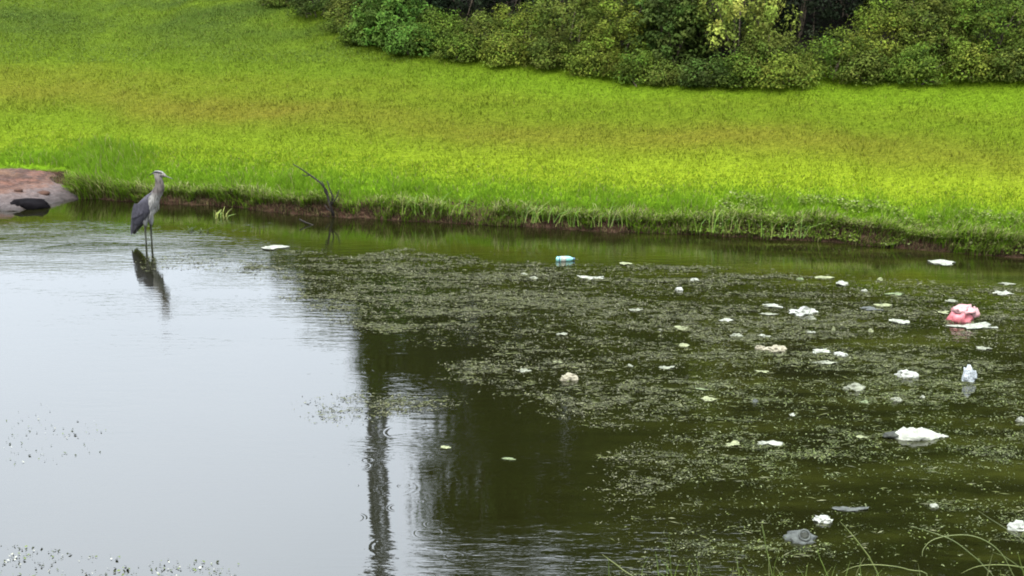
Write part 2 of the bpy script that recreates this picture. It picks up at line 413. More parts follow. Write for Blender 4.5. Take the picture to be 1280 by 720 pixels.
# long grass along the water's edge
n = 86000
x = -9 + 21 * rng.random(n); dd = rng.random(n) ** 1.3 * 1.6
tall = fnoise(x * .9 + 9, x * 0 + 2)
px_, _ = proj(x, shore(x), np.zeros(n))
lush = sm(760, 900, px_)                                   # grass hangs right down to the water on the right
startd = .13 - .09 * lush + .42 * (fnoise(x * 2.2, x * 0) - .64) - .08 * (1 - sm(330, 420, px_))
leftclump = np.exp(-((px_ - 120) / 42) ** 2)
dd = np.maximum(startd, .0) + dd
y = shore(x) + dd
k = (px_ > 80) | (dd > .55)
k &= rng.random(n) < np.clip(.35 + 1.0 * fnoise(x * 3, y * 3), 0, 1)
x, y, dd, tall, lush, leftclump, px_ = (a[k] for a in (x, y, dd, tall, lush, leftclump, px_)); n = len(x)
P = np.stack([x, y, height(x, y) - .015], -1)
fall = np.exp(-((dd - .3) / .65) ** 2)
H = .34 * leftclump * rng.random(n) + (.05 + .27 * fall * (.25 + 1.05 * tall * vnoise(x * 3.1, y * 2.0))) * (.35 + .85 * rng.random(n)) * (1 + .2 * leftclump - .15 * lush)
W = .008 + .010 * rng.random(n)
lean = rng.normal(0, .05, (n, 2)); lean[:, 1] -= .06 + .10 * (dd < .35) * rng.random(n)
lean[:, 1] -= .10 * (dd < .22) * rng.random(n); lean *= (np.clip(H, 0, .3) / .2)[:, None]
c = lawn_colour(x, y, n)
c = c * .4 + .6 * np.array([.112, .205, .014]) * (.7 + .6 * rng.random((n, 1)))
straw = (rng.random(n) < np.where(dd < .3, .28, .07))[:, None]
c = np.where(straw, np.array([.19, .19, .07]) * (.5 + .7 * rng.random((n, 1))), c)
lowb = ((dd < .16) & (rng.random(n) < .35))[:, None]; c = np.where(lowb, np.array([.058, .062, .016]) * (.5 + .8 * rng.random((n, 1))), c)
tag(blades('bank_grass', P, H, W, lean, c, 3, M['grass']), 'tall soft grass fringing the top of the muddy bank', 'grass', kind='stuff')

# grass tips hanging over the soil face
n = 15500
x = -8 + 20 * rng.random(n); y = shore(x) + .10 + .22 * rng.random(n)
px_, _ = proj(x, y, y * 0)
k = (fnoise(x * 1.9 + 6, x * 0 + 5, 3) + .25 * sm(740, 880, px_) + .18 * (1 - sm(260, 400, px_)) > .44) & (px_ > 84); x, y = x[k], y[k]; n = len(x)
P = np.stack([x, y, height(x, y) + .02], -1); cl_ = fnoise(x * 4.5, y * 2, 2); H = (.02 + .16 * rng.random(n) ** 1.3) * (.4 + 1.3 * cl_); W = .007 + .009 * rng.random(n)
lean = np.stack([rng.normal(0, .06, n), -.06 - .20 * rng.random(n)], -1); P[:, 2] += .05
q = rng.random((n, 1)); c = np.where(q < .5, np.array([.15, .24, .022]), np.where(q < .82, np.array([.28, .28, .12]), np.array([.05, .055, .015]))) * (.5 + .7 * rng.random((n, 1)))
tag(blades('overhanging_grass', P, H, W, lean, c, 3, M['grass']), 'grass tips drooping over the soil face towards the water', 'grass', kind='stuff')

# roots and dead stems on the soil face
n = 17000
x = -7.6 + 19 * rng.random(n); dd = rng.random(n) * .30
y = shore(x) + dd; P = np.stack([x, y, height(x, y) - .01], -1)
H = .03 + .12 * rng.random(n); W = .006 + .008 * rng.random(n)
lean = rng.normal(0, .05, (n, 2)); lean[:, 1] -= .05
q = rng.random((n, 1))
c = np.where(q < .4, np.array([.085, .042, .032]), np.where(q < .75, np.array([.14, .12, .055]), np.array([.04, .055, .014]))) * (.5 + .8 * rng.random((n, 1)))
tag(blades('dead_roots', P, H, W, lean, c, 2, M['grass']), 'reddish roots and dead stems matted on the soil face', 'roots', kind='stuff')

# leafy creepers down the bank on the right, and low weeds on the slope at the upper left
def leaves(C, nrm, size, tint, aspect=.55):
    """rhombic folded leaves: C centres, nrm facing, size length"""
    n = len(C)
    nrm = nrm / (np.linalg.norm(nrm, axis=1, keepdims=True) + 1e-9)
    a = rng.normal(size=(n, 3)); a -= (a * nrm).sum(1, keepdims=True) * nrm; a /= np.linalg.norm(a, axis=1, keepdims=True) + 1e-9
    b = np.cross(nrm, a)
    s = size[:, None]
    v0 = C - a * s * .5; v1 = C + b * s * aspect * .5 + nrm * s * .08 - a * s * .05; v2 = C + a * s * .5 - nrm * s * .06; v3 = C - b * s * aspect * .5 + nrm * s * .08 - a * s * .05
    V = np.stack([v0, v1, v2, v3], 1).reshape(-1, 3); i = np.arange(n) * 4
    F_ = np.concatenate([np.stack([i, i + 1, i + 2], -1), np.stack([i, i + 2, i + 3], -1)], 0)
    return V, F_.ravel(), np.repeat(tint, 4, 0)
def leaf_obj(name, C, nrm, size, tint, mat, parent=None, aspect=.55):
    V, F_, T = leaves(C, nrm, size, tint, aspect)
    return link(name, mesh_np(name, V, F_, 3, T), mat, parent)
n = 22000
px_ = 860 + 760 * rng.random(n)
x = np.array([on_plane(a, 305).x for a in px_]); dd = -.10 * np.clip(fnoise(px_ / 14., px_ * 0 + 2) * 2 - .9, 0, 1) * rng.random(n) + .72 * rng.random(n) ** 1.1
y = shore(x) + dd
k = (fnoise(x * 2.2 + 2, y * 3.5) > .47) & (rng.random(n) < .75); x, y, dd = x[k], y[k], dd[k]; n = len(x)
z = np.maximum(height(x, y), 0) + .01 + .04 + .14 * rng.random(n) * fnoise(x * 2, y * 2) * sm(-.1, .2, dd)
tint = np.array([.095, .135, .020]) * (.35 + .9 * rng.random((n, 1))); tint = np.where(rng.random((n, 1)) < .10, np.array([.15, .17, .07]), tint)
tag(leaf_obj('creeper_leaves', np.stack([x, y, z], -1), rng.normal(0, .5, (n, 3)) + np.array([0, -.5, .8]), .02 + .025 * rng.random(n), tint, M['leaf'], aspect=.8),
    'low leafy creepers spilling down the right-hand bank into the water', 'creepers', kind='stuff')
n = 30000
x = -12 + 10.5 * rng.random(n); y = 22.5 + 8 * rng.random(n)
qx, qy = proj(x, y, height(x, y))
k = (fnoise(x * .8 + 3, y * 1.3) > .47) & (qy < 80) & (y - shore(x) > 3.5); x, y = x[k], y[k]; n = len(x)
z = height(x, y) + .01 + .07 * rng.random(n) * (fnoise(x * 2, y * 2) + .3)
tint = np.array([.056, .084, .012]) * (.5 + .8 * rng.random((n, 1)))
tag(leaf_obj('ground_weeds', np.stack([x, y, z], -1), rng.normal(0, .5, (n, 3)) + np.array([0, -.3, 1]), .022 + .024 * rng.random(n), tint, M['leaf'], aspect=.6),
    'dull green low weeds spreading over the upper left slope', 'weeds', kind='stuff')

# ------------------------------------------------------------------ bushes and trees
BASE = [(300, -12), (340, 10), (420, 45), (480, 68), (560, 79), (640, 84), (720, 93), (800, 106), (850, 112), (960, 115), (1030, 112), (1100, 108), (1280, 104), (1400, 104)]
def base_at(px): return float(np.interp(px, [a for a, b in BASE], [b for a, b in BASE]))
PAL = {'bright': (.044, .086, .012), 'green': (.050, .078, .009), 'olive': (.054, .072, .011), 'yellow': (.076, .100, .012), 'pale': (.15, .175, .032), 'dark': (.032, .050, .009), 'deep_shade': (.010, .016, .007)}  # darkest entry paints thicket shade into the leaves
def crown(c, r, nclump, per, size, col, clump_r, droop=0, lower=-.35, var=.45, asp=.55, boxy=False):
    th = rng.random(nclump) * 2 * np.pi; cz = lower + (1 - lower) * rng.random(nclump)
    sr = np.clip(1 - np.abs(cz) ** 5, 0, 1) ** .4 if boxy else np.sqrt(np.clip(1 - cz ** 2, 0, 1))
    rad = (.55 + .55 * rng.random(nclump)) * (.85 + .35 * fnoise(th * 1.3 + c[0], cz * 2 + c[1]))
    dirs = np.stack([np.cos(th) * sr, np.sin(th) * sr, cz], -1)
    K = np.array(c) + dirs * rad[:, None] * np.array(r)
    kr = clump_r * (.6 + .8 * rng.random(nclump))
    n = nclump * per; ki = np.repeat(np.arange(nclump), per)
    u = rng.normal(size=(n, 3)); u /= np.linalg.norm(u, axis=1, keepdims=True)
    sc_ = np.array([1, 1, .75 if not droop else 1.5])
    C = K[ki] + u * (kr[ki] * (.45 + .6 * rng.random(n)))[:, None] * sc_
    nr_ = u * .8 + dirs[ki] * .5 + np.array([0, 0, .55]) + rng.normal(0, .45, (n, 3))
    tb = (1 + var * (rng.random(nclump) - .5) * 2.4)[ki][:, None] * (1 + var * (rng.random((n, 1)) - .5))
    hue = 1 + .3 * (rng.random(nclump)[ki][:, None] - .5) * np.array([1.2, 0, .8])
    T = np.array(col) * tb * hue
    return C, nr_, size * (.6 + .8 * rng.random(n)), T, K
def make_plant(name, loc, r, kind, nclump, per, size, clump_r, label, cat, group, droop=0, hc=None, lower=-.5, asp=.55, trunk_r=.0, stems=5):
    e = empty(name, loc)
    hc = hc if hc is not None else r[2] * .75
    C, nr_, S, T, K = crown((0, 0, hc), r, nclump, per, size, PAL[kind], clump_r, droop, lower, boxy=trunk_r > 0)
    if not trunk_r:
        keep = C[:, 2] > .0; C, nr_, S, T = C[keep], nr_[keep], S[keep], T[keep]
    leaf_obj('crown' if trunk_r else 'foliage', C, nr_, S, T, M['leaf'], e, asp)
    bm = bmesh.new()
    if trunk_r:
        top = Vector((rng.normal(0, .2), rng.normal(0, .2), hc * 1.05))
        tube_bm(bm, [Vector((0, 0, -.15)), Vector((.02, 0, .15)), top * .35 + Vector((.08, 0, 0)), top * .7, top], [trunk_r * 1.5, trunk_r * 1.1, trunk_r * .9, trunk_r * .65, trunk_r * .35], 8)
        for q in range(9):
            kk = Vector(K[rng.integers(len(K))]); s0 = top * (.4 + .06 * q); mid = s0.lerp(kk, .5) + Vector((0, 0, -.1 * r[2]))
            tube_bm(bm, [s0, mid, kk], [trunk_r * .38, trunk_r * .25, trunk_r * .1], 5)
        link('trunk', bm_mesh('trunk', bm), M['bark'], e, True)
    else:
        for q in range(stems):
            kk = Vector(K[rng.integers(len(K))]); b0 = Vector((rng.normal(0, .08), rng.normal(0, .08), -.08))
            tube_bm(bm, [b0, b0.lerp(kk, .5) + Vector((0, 0, .08)), kk], [.016, .011, .005], 4)
        link('stem', bm_mesh('stem', bm), M['bark'], e)
    tag(e, label, cat, group)
    return e
G1 = 'bushes along the top of the lawn'
# px centre, width px, height px, kind, leaf size, depth behind the lawn edge, label
BUSH = [
 (352, 50, 34, 'olive', .05, .2, 'low dull bush at the far left end of the hedge line'),
 (392, 62, 42, 'dark', .05, .25, 'small dark bush second from the left end of the hedge line'),
 (434, 62, 48, 'olive', .05, .2, 'olive low bush beside the glossy emerald bush on its left'),
 (486, 84, 66, 'bright', .075, .2, 'glossy emerald green bush with larger leaves near the left of the hedge'),
 (548, 84, 44, 'green', .055, .15, 'rounded mid green bush right of the glossy emerald one'),
 (607, 78, 46, 'olive', .05, .15, 'fine-leaved olive bush under the brownish gap left of centre'),
 (655, 84, 58, 'yellow', .05, .25, 'straggly yellowish bush with upright twigs left of centre'),
 (718, 96, 84, 'olive', .055, .3, 'tall olive bush standing centrally in the hedge line'),
 (776, 88, 88, 'yellow', .055, .25, 'yellow-green bush just left of the dark broad-leaved bush'),
 (848, 92, 96, 'dark', .085, .5, 'dark broad-leaved bush with blue-green leaves beside the drooping one'),
 (832, 44, 22, 'olive', .05, .0, 'knee-high olive shrub in front of the dark broad-leaved bush'),
 (934, 66, 36, 'green', .055, .0, 'low green shrub at the foot of the pale drooping bush'),
 (992, 66, 34, 'yellow', .055, -.05, 'low yellowish shrub in front of the black gap'),
 (1052, 84, 50, 'green', .055, .15, 'mid height green shrub filling the foot of the black gap'),
 (1118, 96, 78, 'yellow', .055, .3, 'bright yellowish bush just right of the black gap'),
 (1184, 100, 98, 'olive', .06, .4, 'big billowing olive bush, second from the right edge'),
 (1262, 110, 92, 'green', .055, .35, 'dense green bush reaching the right edge of the view'),
 (1345, 110, 100, 'olive', .055, .3, 'olive bush just beyond the right end of the view'),
]
BUSH += [
 (452, 46, 26, 'green', .06, -.05, 'knee-high shrub at the left foot of the glossy emerald bush'),
 (515, 58, 34, 'bright', .06, -.05, 'small emerald shrub between the glossy bush and the rounded mid green bush'),
 (578, 60, 30, 'green', .055, -.1, 'low shrub at the right foot of the rounded mid green bush'),
 (632, 50, 34, 'yellow', .055, -.1, 'low yellowish shrub left of the straggly twiggy bush'),
 (690, 54, 38, 'olive', .055, -.1, 'low olive shrub right of the straggly twiggy bush'),
 (748, 60, 40, 'yellow', .055, -.1, 'waist-high yellowish shrub at the foot of the central olive bush'),
 (800, 50, 36, 'green', .055, -.1, 'low green shrub left of the dark broad-leaved bush'),
 (886, 56, 34, 'dark', .06, -.05, 'low dark shrub between the broad-leaved and the drooping bush'),
 (965, 70, 58, 'olive', .055, .25, 'waist-high olive shrub right of the drooping bush'),
 (1085, 60, 40, 'olive', .055, -.1, 'low olive shrub below the right end of the black gap'),
 (1150, 64, 42, 'green', .055, -.1, 'low green shrub in front of the bright yellowish bush'),
 (1222, 70, 44, 'yellow', .055, -.1, 'low yellowish shrub below the big billowing bush'),
 (1435, 120, 104, 'green', .055, .3, 'green bush well beyond the right end of the view'),
 (1530, 130, 110, 'olive', .055, .3, 'last olive bush of the hedge, outside the view'),
 (1282, 60, 40, 'olive', .055, -.1, 'low olive shrub in front of the dense green bush by the right edge'),
]
for px, w, hh, kind, ls, back, lab in BUSH:
    b0 = hit(px, base_at(px)); mpp = b0.y / F * 1.02
    rx = w * mpp * .56; H = hh * mpp * 1.05; b0.y += rx * .6 + back; b0.z = float(height(b0.x, b0.y)) - .02
    ry = rx * .8; vol = max(rx * H * 2, .3)
    make_plant('bush', b0, (rx, ry, H * .64), kind, int(80 + 80 * vol), 48, ls * .76, .15, lab, 'bush', G1, hc=H * .36, lower=-.7)
# the pale bush whose foliage hangs in bunches
b0 = hit(928, 108); b0.y += .55; b0.z = float(height(b0.x, b0.y))
make_plant('bush', b0, (.78, .6, .95), 'pale', 90, 90, .060, .13, 'pale yellow-green bush whose leaves hang in drooping bunches', 'bush', G1, droop=1, hc=1.15, lower=-.8)

# taller growth behind: mostly above the picture, mirrored in the water
def refl_z(py, y):                                   # height whose mirror image shows at row py for something at distance y
    dd = ray(640, py); return -dd.z / dd.y * y - CAM_H
TREES = [ (404, 31.0, .42, 398, 'olive', 'slender sapling left of the mast, alone beyond the low end of the hedge'), # px, distance, crown radius, top row of its mirror image, kind, label
 (497, 31.0, .95, 505, 'dark', 'small dark tree at the left end of the wood, beside the mast'),
 (598, 29.5, 1.2, 770, 'dark', 'dark tree at the left end of the tall wood'),
 (690, 31.5, 2.1, 735, 'green', 'tall green tree behind the straggly yellowish bush'),
 (760, 29.0, 1.9, 745, 'dark', 'dark spreading tree behind the central olive bush'),
 (850, 31.0, 2.2, 800, 'green', 'tall tree behind the dark broad-leaved bush'),
 (930, 28.6, 1.9, 780, 'olive', 'olive tree behind the drooping bush'),
 (1010, 32.0, 2.3, 800, 'dark', 'dark tree standing behind the black gap'),
 (1080, 30.0, 2.1, 800, 'deep_shade', 'very dark tree just right of the black gap'),
 (1160, 28.4, 2.1, 790, 'green', 'green tree rising behind the big billowing bush'),
 (1250, 30.0, 2.2, 800, 'dark', 'dark tree near the right edge of the view'),
 (1350, 28.5, 2.2, 800, 'olive', 'olive tree beyond the right edge of the view'),
 (1460, 29.5, 2.2, 800, 'green', 'green tree outside the view at the right end of the wood'),
 (1570, 28.5, 2.3, 800, 'dark', 'last dark tree of the wood, outside the view'),
]
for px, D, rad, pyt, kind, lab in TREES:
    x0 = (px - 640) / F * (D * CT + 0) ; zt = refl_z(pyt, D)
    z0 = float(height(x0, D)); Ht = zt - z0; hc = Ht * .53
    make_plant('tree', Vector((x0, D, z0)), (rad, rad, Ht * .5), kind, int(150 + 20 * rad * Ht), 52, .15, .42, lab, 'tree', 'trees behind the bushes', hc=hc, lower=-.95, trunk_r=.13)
# thicket under the trees, most of its shade put into near-black leaf colour
G2 = 'thicket shrubs under the trees'
TH = [(470, 'deep_shade', 1.2, .9, 'glossy emerald bush'), (528, 'deep_shade', 1.5, .9, 'left half of the rounded mid green bush'), (582, 'deep_shade', 1.9, .9, 'gap right of the rounded mid green bush'), (640, 'deep_shade', 2.1, 1.0, 'straggly yellowish bush'),
      (702, 'deep_shade', 2.3, 1.0, 'left half of the central olive bush'), (758, 'dark', 2.4, 1.0, 'right half of the central olive bush'), (812, 'dark', 2.4, 1.0, 'right half of the yellow-green bush'), (875, 'dark', 2.5, 1.0, 'dark broad-leaved bush'),
      (938, 'deep_shade', 2.6, 1.1, 'drooping bush'), (992, 'deep_shade', 2.4, 1.3, 'left end of the black gap'), (1040, 'deep_shade', 2.5, 1.9, 'middle of the black gap'), (1088, 'deep_shade', 2.5, 1.5, 'right end of the black gap'),
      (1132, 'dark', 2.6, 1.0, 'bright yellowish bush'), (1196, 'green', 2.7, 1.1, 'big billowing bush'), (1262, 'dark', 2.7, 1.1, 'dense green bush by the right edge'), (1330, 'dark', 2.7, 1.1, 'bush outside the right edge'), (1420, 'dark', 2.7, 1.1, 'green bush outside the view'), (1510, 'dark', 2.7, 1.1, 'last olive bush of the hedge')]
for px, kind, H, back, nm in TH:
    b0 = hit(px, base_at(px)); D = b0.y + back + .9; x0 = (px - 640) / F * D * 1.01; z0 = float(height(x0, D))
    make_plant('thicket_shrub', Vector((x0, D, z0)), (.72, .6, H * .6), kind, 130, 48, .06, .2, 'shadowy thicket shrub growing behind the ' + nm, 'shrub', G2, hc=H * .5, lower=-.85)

# lattice mast behind the hedge, known from its mirror image
mD = 38.; mx0 = (463 - 640) / F * mD; mz = float(height(mx0, mD))
e = empty('lattice_mast', (mx0, mD, mz)); Wm = .21; Hm = 16.5
M['steel'] = simple('dark_steel', (.05, .05, .055), .6, .3, 6, .4)
for sx in (-1, 1):
    for sy in (-1, 1):
        bm = bmesh.new(); tube_bm(bm, [(sx * Wm, sy * Wm, -.2), (sx * Wm, sy * Wm, Hm)], .055, 4); link('leg', bm_mesh('leg', bm), M['steel'], e)
k = 0
lv = np.arange(.3, Hm, .78)
bmh = bmesh.new(); tube_bm(bmh, [(-Wm, 0, 0), (Wm, 0, 0)], .055, 4); mh = bm_mesh('cross_bar', bmh); mh.materials.append(M['steel'])
bmd = bmesh.new(); tube_bm(bmd, [(-Wm, 0, 0), (Wm, 0, .78)], .04, 4); md_ = bm_mesh('brace', bmd); md_.materials.append(M['steel'])
for z in lv:
    for q in range(4):
        o = link('cross_bar', mh, None, e); o.rotation_euler = (0, 0, q * math.pi / 2); o.location = Matrix.Rotation(q * math.pi / 2, 3, 'Z') @ Vector((0, -Wm, 0)) + Vector((0, 0, z))
        o = link('brace', md_, None, e); o.rotation_euler = (0, 0, q * math.pi / 2); o.location = Matrix.Rotation(q * math.pi / 2, 3, 'Z') @ Vector((0, -Wm * 1.05, 0)) + Vector((0, 0, z))
    bm = bmesh.new(); bmesh.ops.create_cube(bm, size=1)
    for v in bm.verts: v.co = Vector((v.co.x * Wm * 2.5, v.co.y * Wm * 2.5, v.co.z * .40 + z))
    link('step_plate', bm_mesh('step_plate', bm), M['steel'], e)
tag(e, 'narrow dark lattice mast mirrored as a beaded stripe in the pale water', 'mast')

# ------------------------------------------------------------------ heron
hp = on_plane(186, 303)
root = empty('heron', (hp.x, hp.y, 0), R(-14)); root.scale = (1.12, 1.16, 1.04); root.location.z = -.035
tag(root, 'grey heron standing in the shallows, facing right', 'heron')
m, t, p = new_mat('heron_plumage')
tc = t.nodes.new('ShaderNodeTexCoord'); sp = t.nodes.new('ShaderNodeSeparateXYZ'); t.links.new(tc.outputs['Object'], sp.inputs[0])
nn = noise(t, tc.outputs['Object'], 40, 3)
strk = t.nodes.new('ShaderNodeMapping'); strk.inputs['Scale'].default_value = (60, 60, 12); t.links.new(tc.outputs['Object'], strk.inputs[0])
ns = noise(t, strk.outputs[0], 1, 3)
# legs -> belly/thighs -> chest -> neck -> head by height
base = ramp(t, sp.outputs[2], [(.0, (.030, .034, .024)), (.24, (.035, .036, .026)), (.27, (.10, .10, .095)), (.36, (.13, .125, .12)), (.60, (.14, .135, .125)), (.67, (.052, .044, .040)), (.80, (.068, .058, .052)), (.85, (.105, .095, .085)), (.93, (.12, .11, .10))])
# back side grey, front white with dark streaks
edge = math_(t, 'SUBTRACT', sp.outputs[0], math_(t, 'MULTIPLY_ADD', sp.outputs[2], .32, -.13))     # >0 in front of the body axis
front = ramp(t, math_(t, 'MULTIPLY_ADD', nn, .03, edge), [(.015, (0, 0, 0)), (.045, (1, 1, 1))])
inbody = ramp(t, sp.outputs[2], [(.25, (0, 0, 0)), (.28, (1, 1, 1)), (.64, (1, 1, 1)), (.70, (0, 0, 0))])
backm = math_(t, 'MULTIPLY', math_(t, 'SUBTRACT', 1, front), inbody)
c = mixc(t, backm, base, (.030, .027, .034))
c = mixc(t, 1, c, ramp(t, ns, [(.35, (.5, .48, .46)), (.55, (1.1, 1.1, 1.1))]), 'MULTIPLY')
t.links.new(c, p.inputs['Base Color']); p.inputs['Roughness'].default_value = .8; p.inputs['Specular IOR Level'].default_value = .2
bump(t, p, ns, .5, .01); M['plume'] = m
def loft(bm, rings, seg=14):
    """rings: (x, z, rx_in_plane, ry) along a path in the XZ plane"""
    rr = []
    n = len(rings)
    for i, (x, z, a, b_) in enumerate(rings):
        x0, z0 = rings[max(i - 1, 0)][:2]; x1, z1 = rings[min(i + 1, n - 1)][:2]
        tx, tz = x1 - x0, z1 - z0; L = math.hypot(tx, tz); tx, tz = tx / L, tz / L
        rr.append([bm.verts.new((x + tz * a * math.cos(k * 2 * math.pi / seg), b_ * math.sin(k * 2 * math.pi / seg), z - tx * a * math.cos(k * 2 * math.pi / seg))) for k in range(seg)])
    for i in range(n - 1):
        for k in range(seg): bm.faces.new((rr[i][k], rr[i][(k + 1) % seg], rr[i + 1][(k + 1) % seg], rr[i + 1][k]))
    bm.faces.new(rr[0][::-1]); bm.faces.new(rr[-1])
bm = bmesh.new()
loft(bm, [(-.175, .13, .010, .02), (-.165, .18, .022, .035), (-.125, .26, .048, .055), (-.08, .34, .078, .075), (-.03, .42, .098, .09), (.025, .50, .102, .095), (.075, .565, .088, .085), (.115, .615, .066, .062), (.145, .66, .064, .056), (.170, .71, .058, .048), (.178, .76, .050, .040), (.172, .81, .045, .036), (.164, .85, .044, .036), (.166, .885, .040, .034), (.175, .908, .026, .024)])
loft(bm, [(.105, .895, .010, .010), (.125, .893, .030, .024), (.165, .888, .040, .032), (.205, .880, .036, .029), (.240, .870, .023, .018), (.262, .860, .012, .010), (.27, .858, .007, .007)], 12)
for s, xo in ((-1, -.012), (1, .022)):              # thighs, shanks, backward hock, toes
    y_ = .032 * s
    tube_bm(bm, [(xo - .01, y_, .37), (xo, y_, .30), (xo + .004, y_, .245), (xo - .004, y_, .215), (xo - .004, y_, .10), (xo, y_, -.05), (xo, y_, -.26)], [.045, .034, .019, .0135, .0110, .011, .011], 8)
    for a_ in (-35, 0, 35, 180):
        tube_bm(bm, [(xo, y_, -.255), (xo + .07 * math.cos(R(a_)), y_ + .07 * math.sin(R(a_)), -.262)], [.008, .005], 5)
bd = link('body', bm_mesh('body', bm), M['plume'], root)
rm = bd.modifiers.new('remesh', 'REMESH'); rm.mode = 'VOXEL'; rm.voxel_size = .005; rm.use_smooth_shade = True
cs = bd.modifiers.new('smooth', 'SMOOTH'); cs.factor = .5; cs.iterations = 2
M['beak'] = simple('horn_beak', (.028, .026, .020), .4, .3, 20, .4)
M['black'] = simple('black_feather', (.010, .010, .012), .6, .3, 30, .3)
M['crownwhite'] = simple('white_feather', (.20, .195, .18), .7, .2, 30, .2)
M['wing'] = simple('grey_wing', (.028, .026, .034), .8, .4, 26, .25, .4)
M['wingdark'] = simple('slate_flight_feather', (.016, .015, .018), .6, .4, 26, .3, .3)
bm = bmesh.new(); loft(bm, [(.255, .862, .010, .008), (.29, .849, .007, .006), (.325, .836, .0045, .004), (.352, .826, .002, .002)], 8); link('beak', bm_mesh('beak', bm), M['beak'], root, True)
for s in (-1, 1):                                   # black eye stripe running back into a short plume
    bm = bmesh.new(); tube_bm(bm, [(.225, .016 * s, .896), (.195, .0245 * s, .906), (.160, .0245 * s, .912), (.128, .016 * s, .905), (.09, .008 * s, .885), (.06, .004 * s, .862)], [.006, .011, .013, .010, .006, .002], 6)
    link('head_stripe', bm_mesh('head_stripe', bm), M['black'], root, True)
    bm = bmesh.new(); bmesh.ops.create_uvsphere(bm, u_segments=8, v_segments=6, radius=.006)
    o = link('eye', bm_mesh('eye', bm), M['yellowed'], root, True); o.location = (.222, .0215 * s, .880)
    bm = bmesh.new(); bmesh.ops.create_uvsphere(bm, u_segments=8, v_segments=6, radius=.0035)
    o2 = link('pupil', bm_mesh('pupil', bm), M['black'], o, True); o2.location = (.001, .004 * s, 0)
def feather_bm(a, b_, w, th, yb, ye):
    """flat tapering feather from a to b_ in XZ with thickness"""
    bm = bmesh.new(); a = Vector((a[0], yb, a[1])); b_ = Vector((b_[0], ye, b_[1])); t_ = (b_ - a).normalized(); sd = t_.cross(Vector((0, 1, 0))).normalized()
    sec = []
    for k, wk in ((0, .5), (.25, .95), (.6, 1), (.85, .75), (1, .12)):
        c = a.lerp(b_, k); sec.append([bm.verts.new(c + sd * w * wk * .5), bm.verts.new(c + Vector((0, th, 0))), bm.verts.new(c - sd * w * wk * .5), bm.verts.new(c - Vector((0, th, 0)))])
    for i in range(4):
        for k in range(4): bm.faces.new((sec[i][k], sec[i][(k + 1) % 4], sec[i + 1][(k + 1) % 4], sec[i + 1][k]))
    bm.faces.new(sec[0][::-1]); bm.faces.new(sec[-1]); return bm_mesh('feather', bm)
for s in (-1, 1):                                   # folded wings: rounded shield of coverts, long flight feathers below
    bm = bmesh.new(); bmesh.ops.create_uvsphere(bm, u_segments=20, v_segments=14, radius=1)
    for v in bm.verts:
        u, w_, q = v.co.x, v.co.y, v.co.z
        zz_ = q * .185; taper = 1 - .34 * (-q if q < 0 else 0) - .18 * max(q, 0)
        v.co = Vector((-.040 + u * .104 * taper + zz_ * .42, s * (.062 + max(w_ * s, -.3) * .042 + .015 * q), .415 + zz_))
    wg = link('wing', bm_mesh('wing', bm), M['wing'], root, True)
    for k in range(7):
        f = k / 6
        link('feather', feather_bm((-.125 + .085 * f, .40 - .02 * f), (-.185 + .105 * f, .125 + .125 * f), .036, .004, s * (.086 + .004 * (k % 2)), s * (.05 + .010 * f)), M['wingdark'] if k % 3 else M['wing'], wg)
    for k in range(6):
        f = k / 5
        link('covert', feather_bm((-.085 + .115 * f, .53 - .01 * f), (-.135 + .115 * f, .33 + .06 * f), .036, .004, s * (.100 + .002 * (k % 2)), s * (.104 + .002 * (k % 2))), M['wing'], wg)
link('shoulder_patch', feather_bm((.055, .575), (.01, .33), .035, .006, -.087, -.088), M['black'], root)
for k in range(7):                                  # long plumes hanging over the chest
    f = k / 6
    link('chest_plume', feather_bm((.135 + .03 * math.sin(k), .63 - .02 * f), (.10 + .07 * f - .05, .33 + .10 * f), .018, .004, -.045 + .09 * f, -.05 + .10 * f), M['crownwhite'], root)
link('crown_patch', feather_bm((.230, .904), (.165, .918), .014, .014, 0, 0), M['crownwhite'], root)

# ------------------------------------------------------------------ dead branch at the bank
bD = hit(412, 262).y - .10
def path(pts, D): return [at_depth(a, b_, D) for a, b_ in pts]
e0 = at_depth(412, 266, bD); e0.z = 0
e = empty('dead_branch', e0)
M['deadwood'] = simple('wet_dead_wood', (.014, .011, .009), .8, .4, 30, .2, .4)
def branch(name, pts, D, r, parent, origin, mat):
    bm = bmesh.new(); q = [v - origin for v in path(pts, D)]
    tube_bm(bm, q, list(np.linspace(r[0], r[1], len(q))), 6); return link(name, bm_mesh(name, bm), mat, parent, True)
branch('limb', [(418, 272), (412, 255), (408, 238), (400, 228), (388, 219), (376, 211), (366, 205)], bD, (.020, .007), e, e0, M['deadwood'])
branch('twig', [(413, 258), (416, 246), (412, 236), (409, 226)], bD, (.013, .007), e, e0, M['deadwood'])
branch('twig', [(414, 256), (421, 247), (424, 237)], bD, (.013, .006), e, e0, M['deadwood'])
branch('twig', [(418, 266), (410, 262), (406, 256)], bD, (.014, .006), e, e0, M['deadwood'])
branch('twig', [(410, 246), (406, 240), (405, 232), (402, 226)], bD, (.014, .006), e, e0, M['deadwood'])
branch('twig', [(388, 219), (382, 220), (377, 218)], bD, (.009, .004), e, e0, M['deadwood'])
tag(e, 'dark forked dead branch sticking out of the bank with one long thin limb', 'branch')
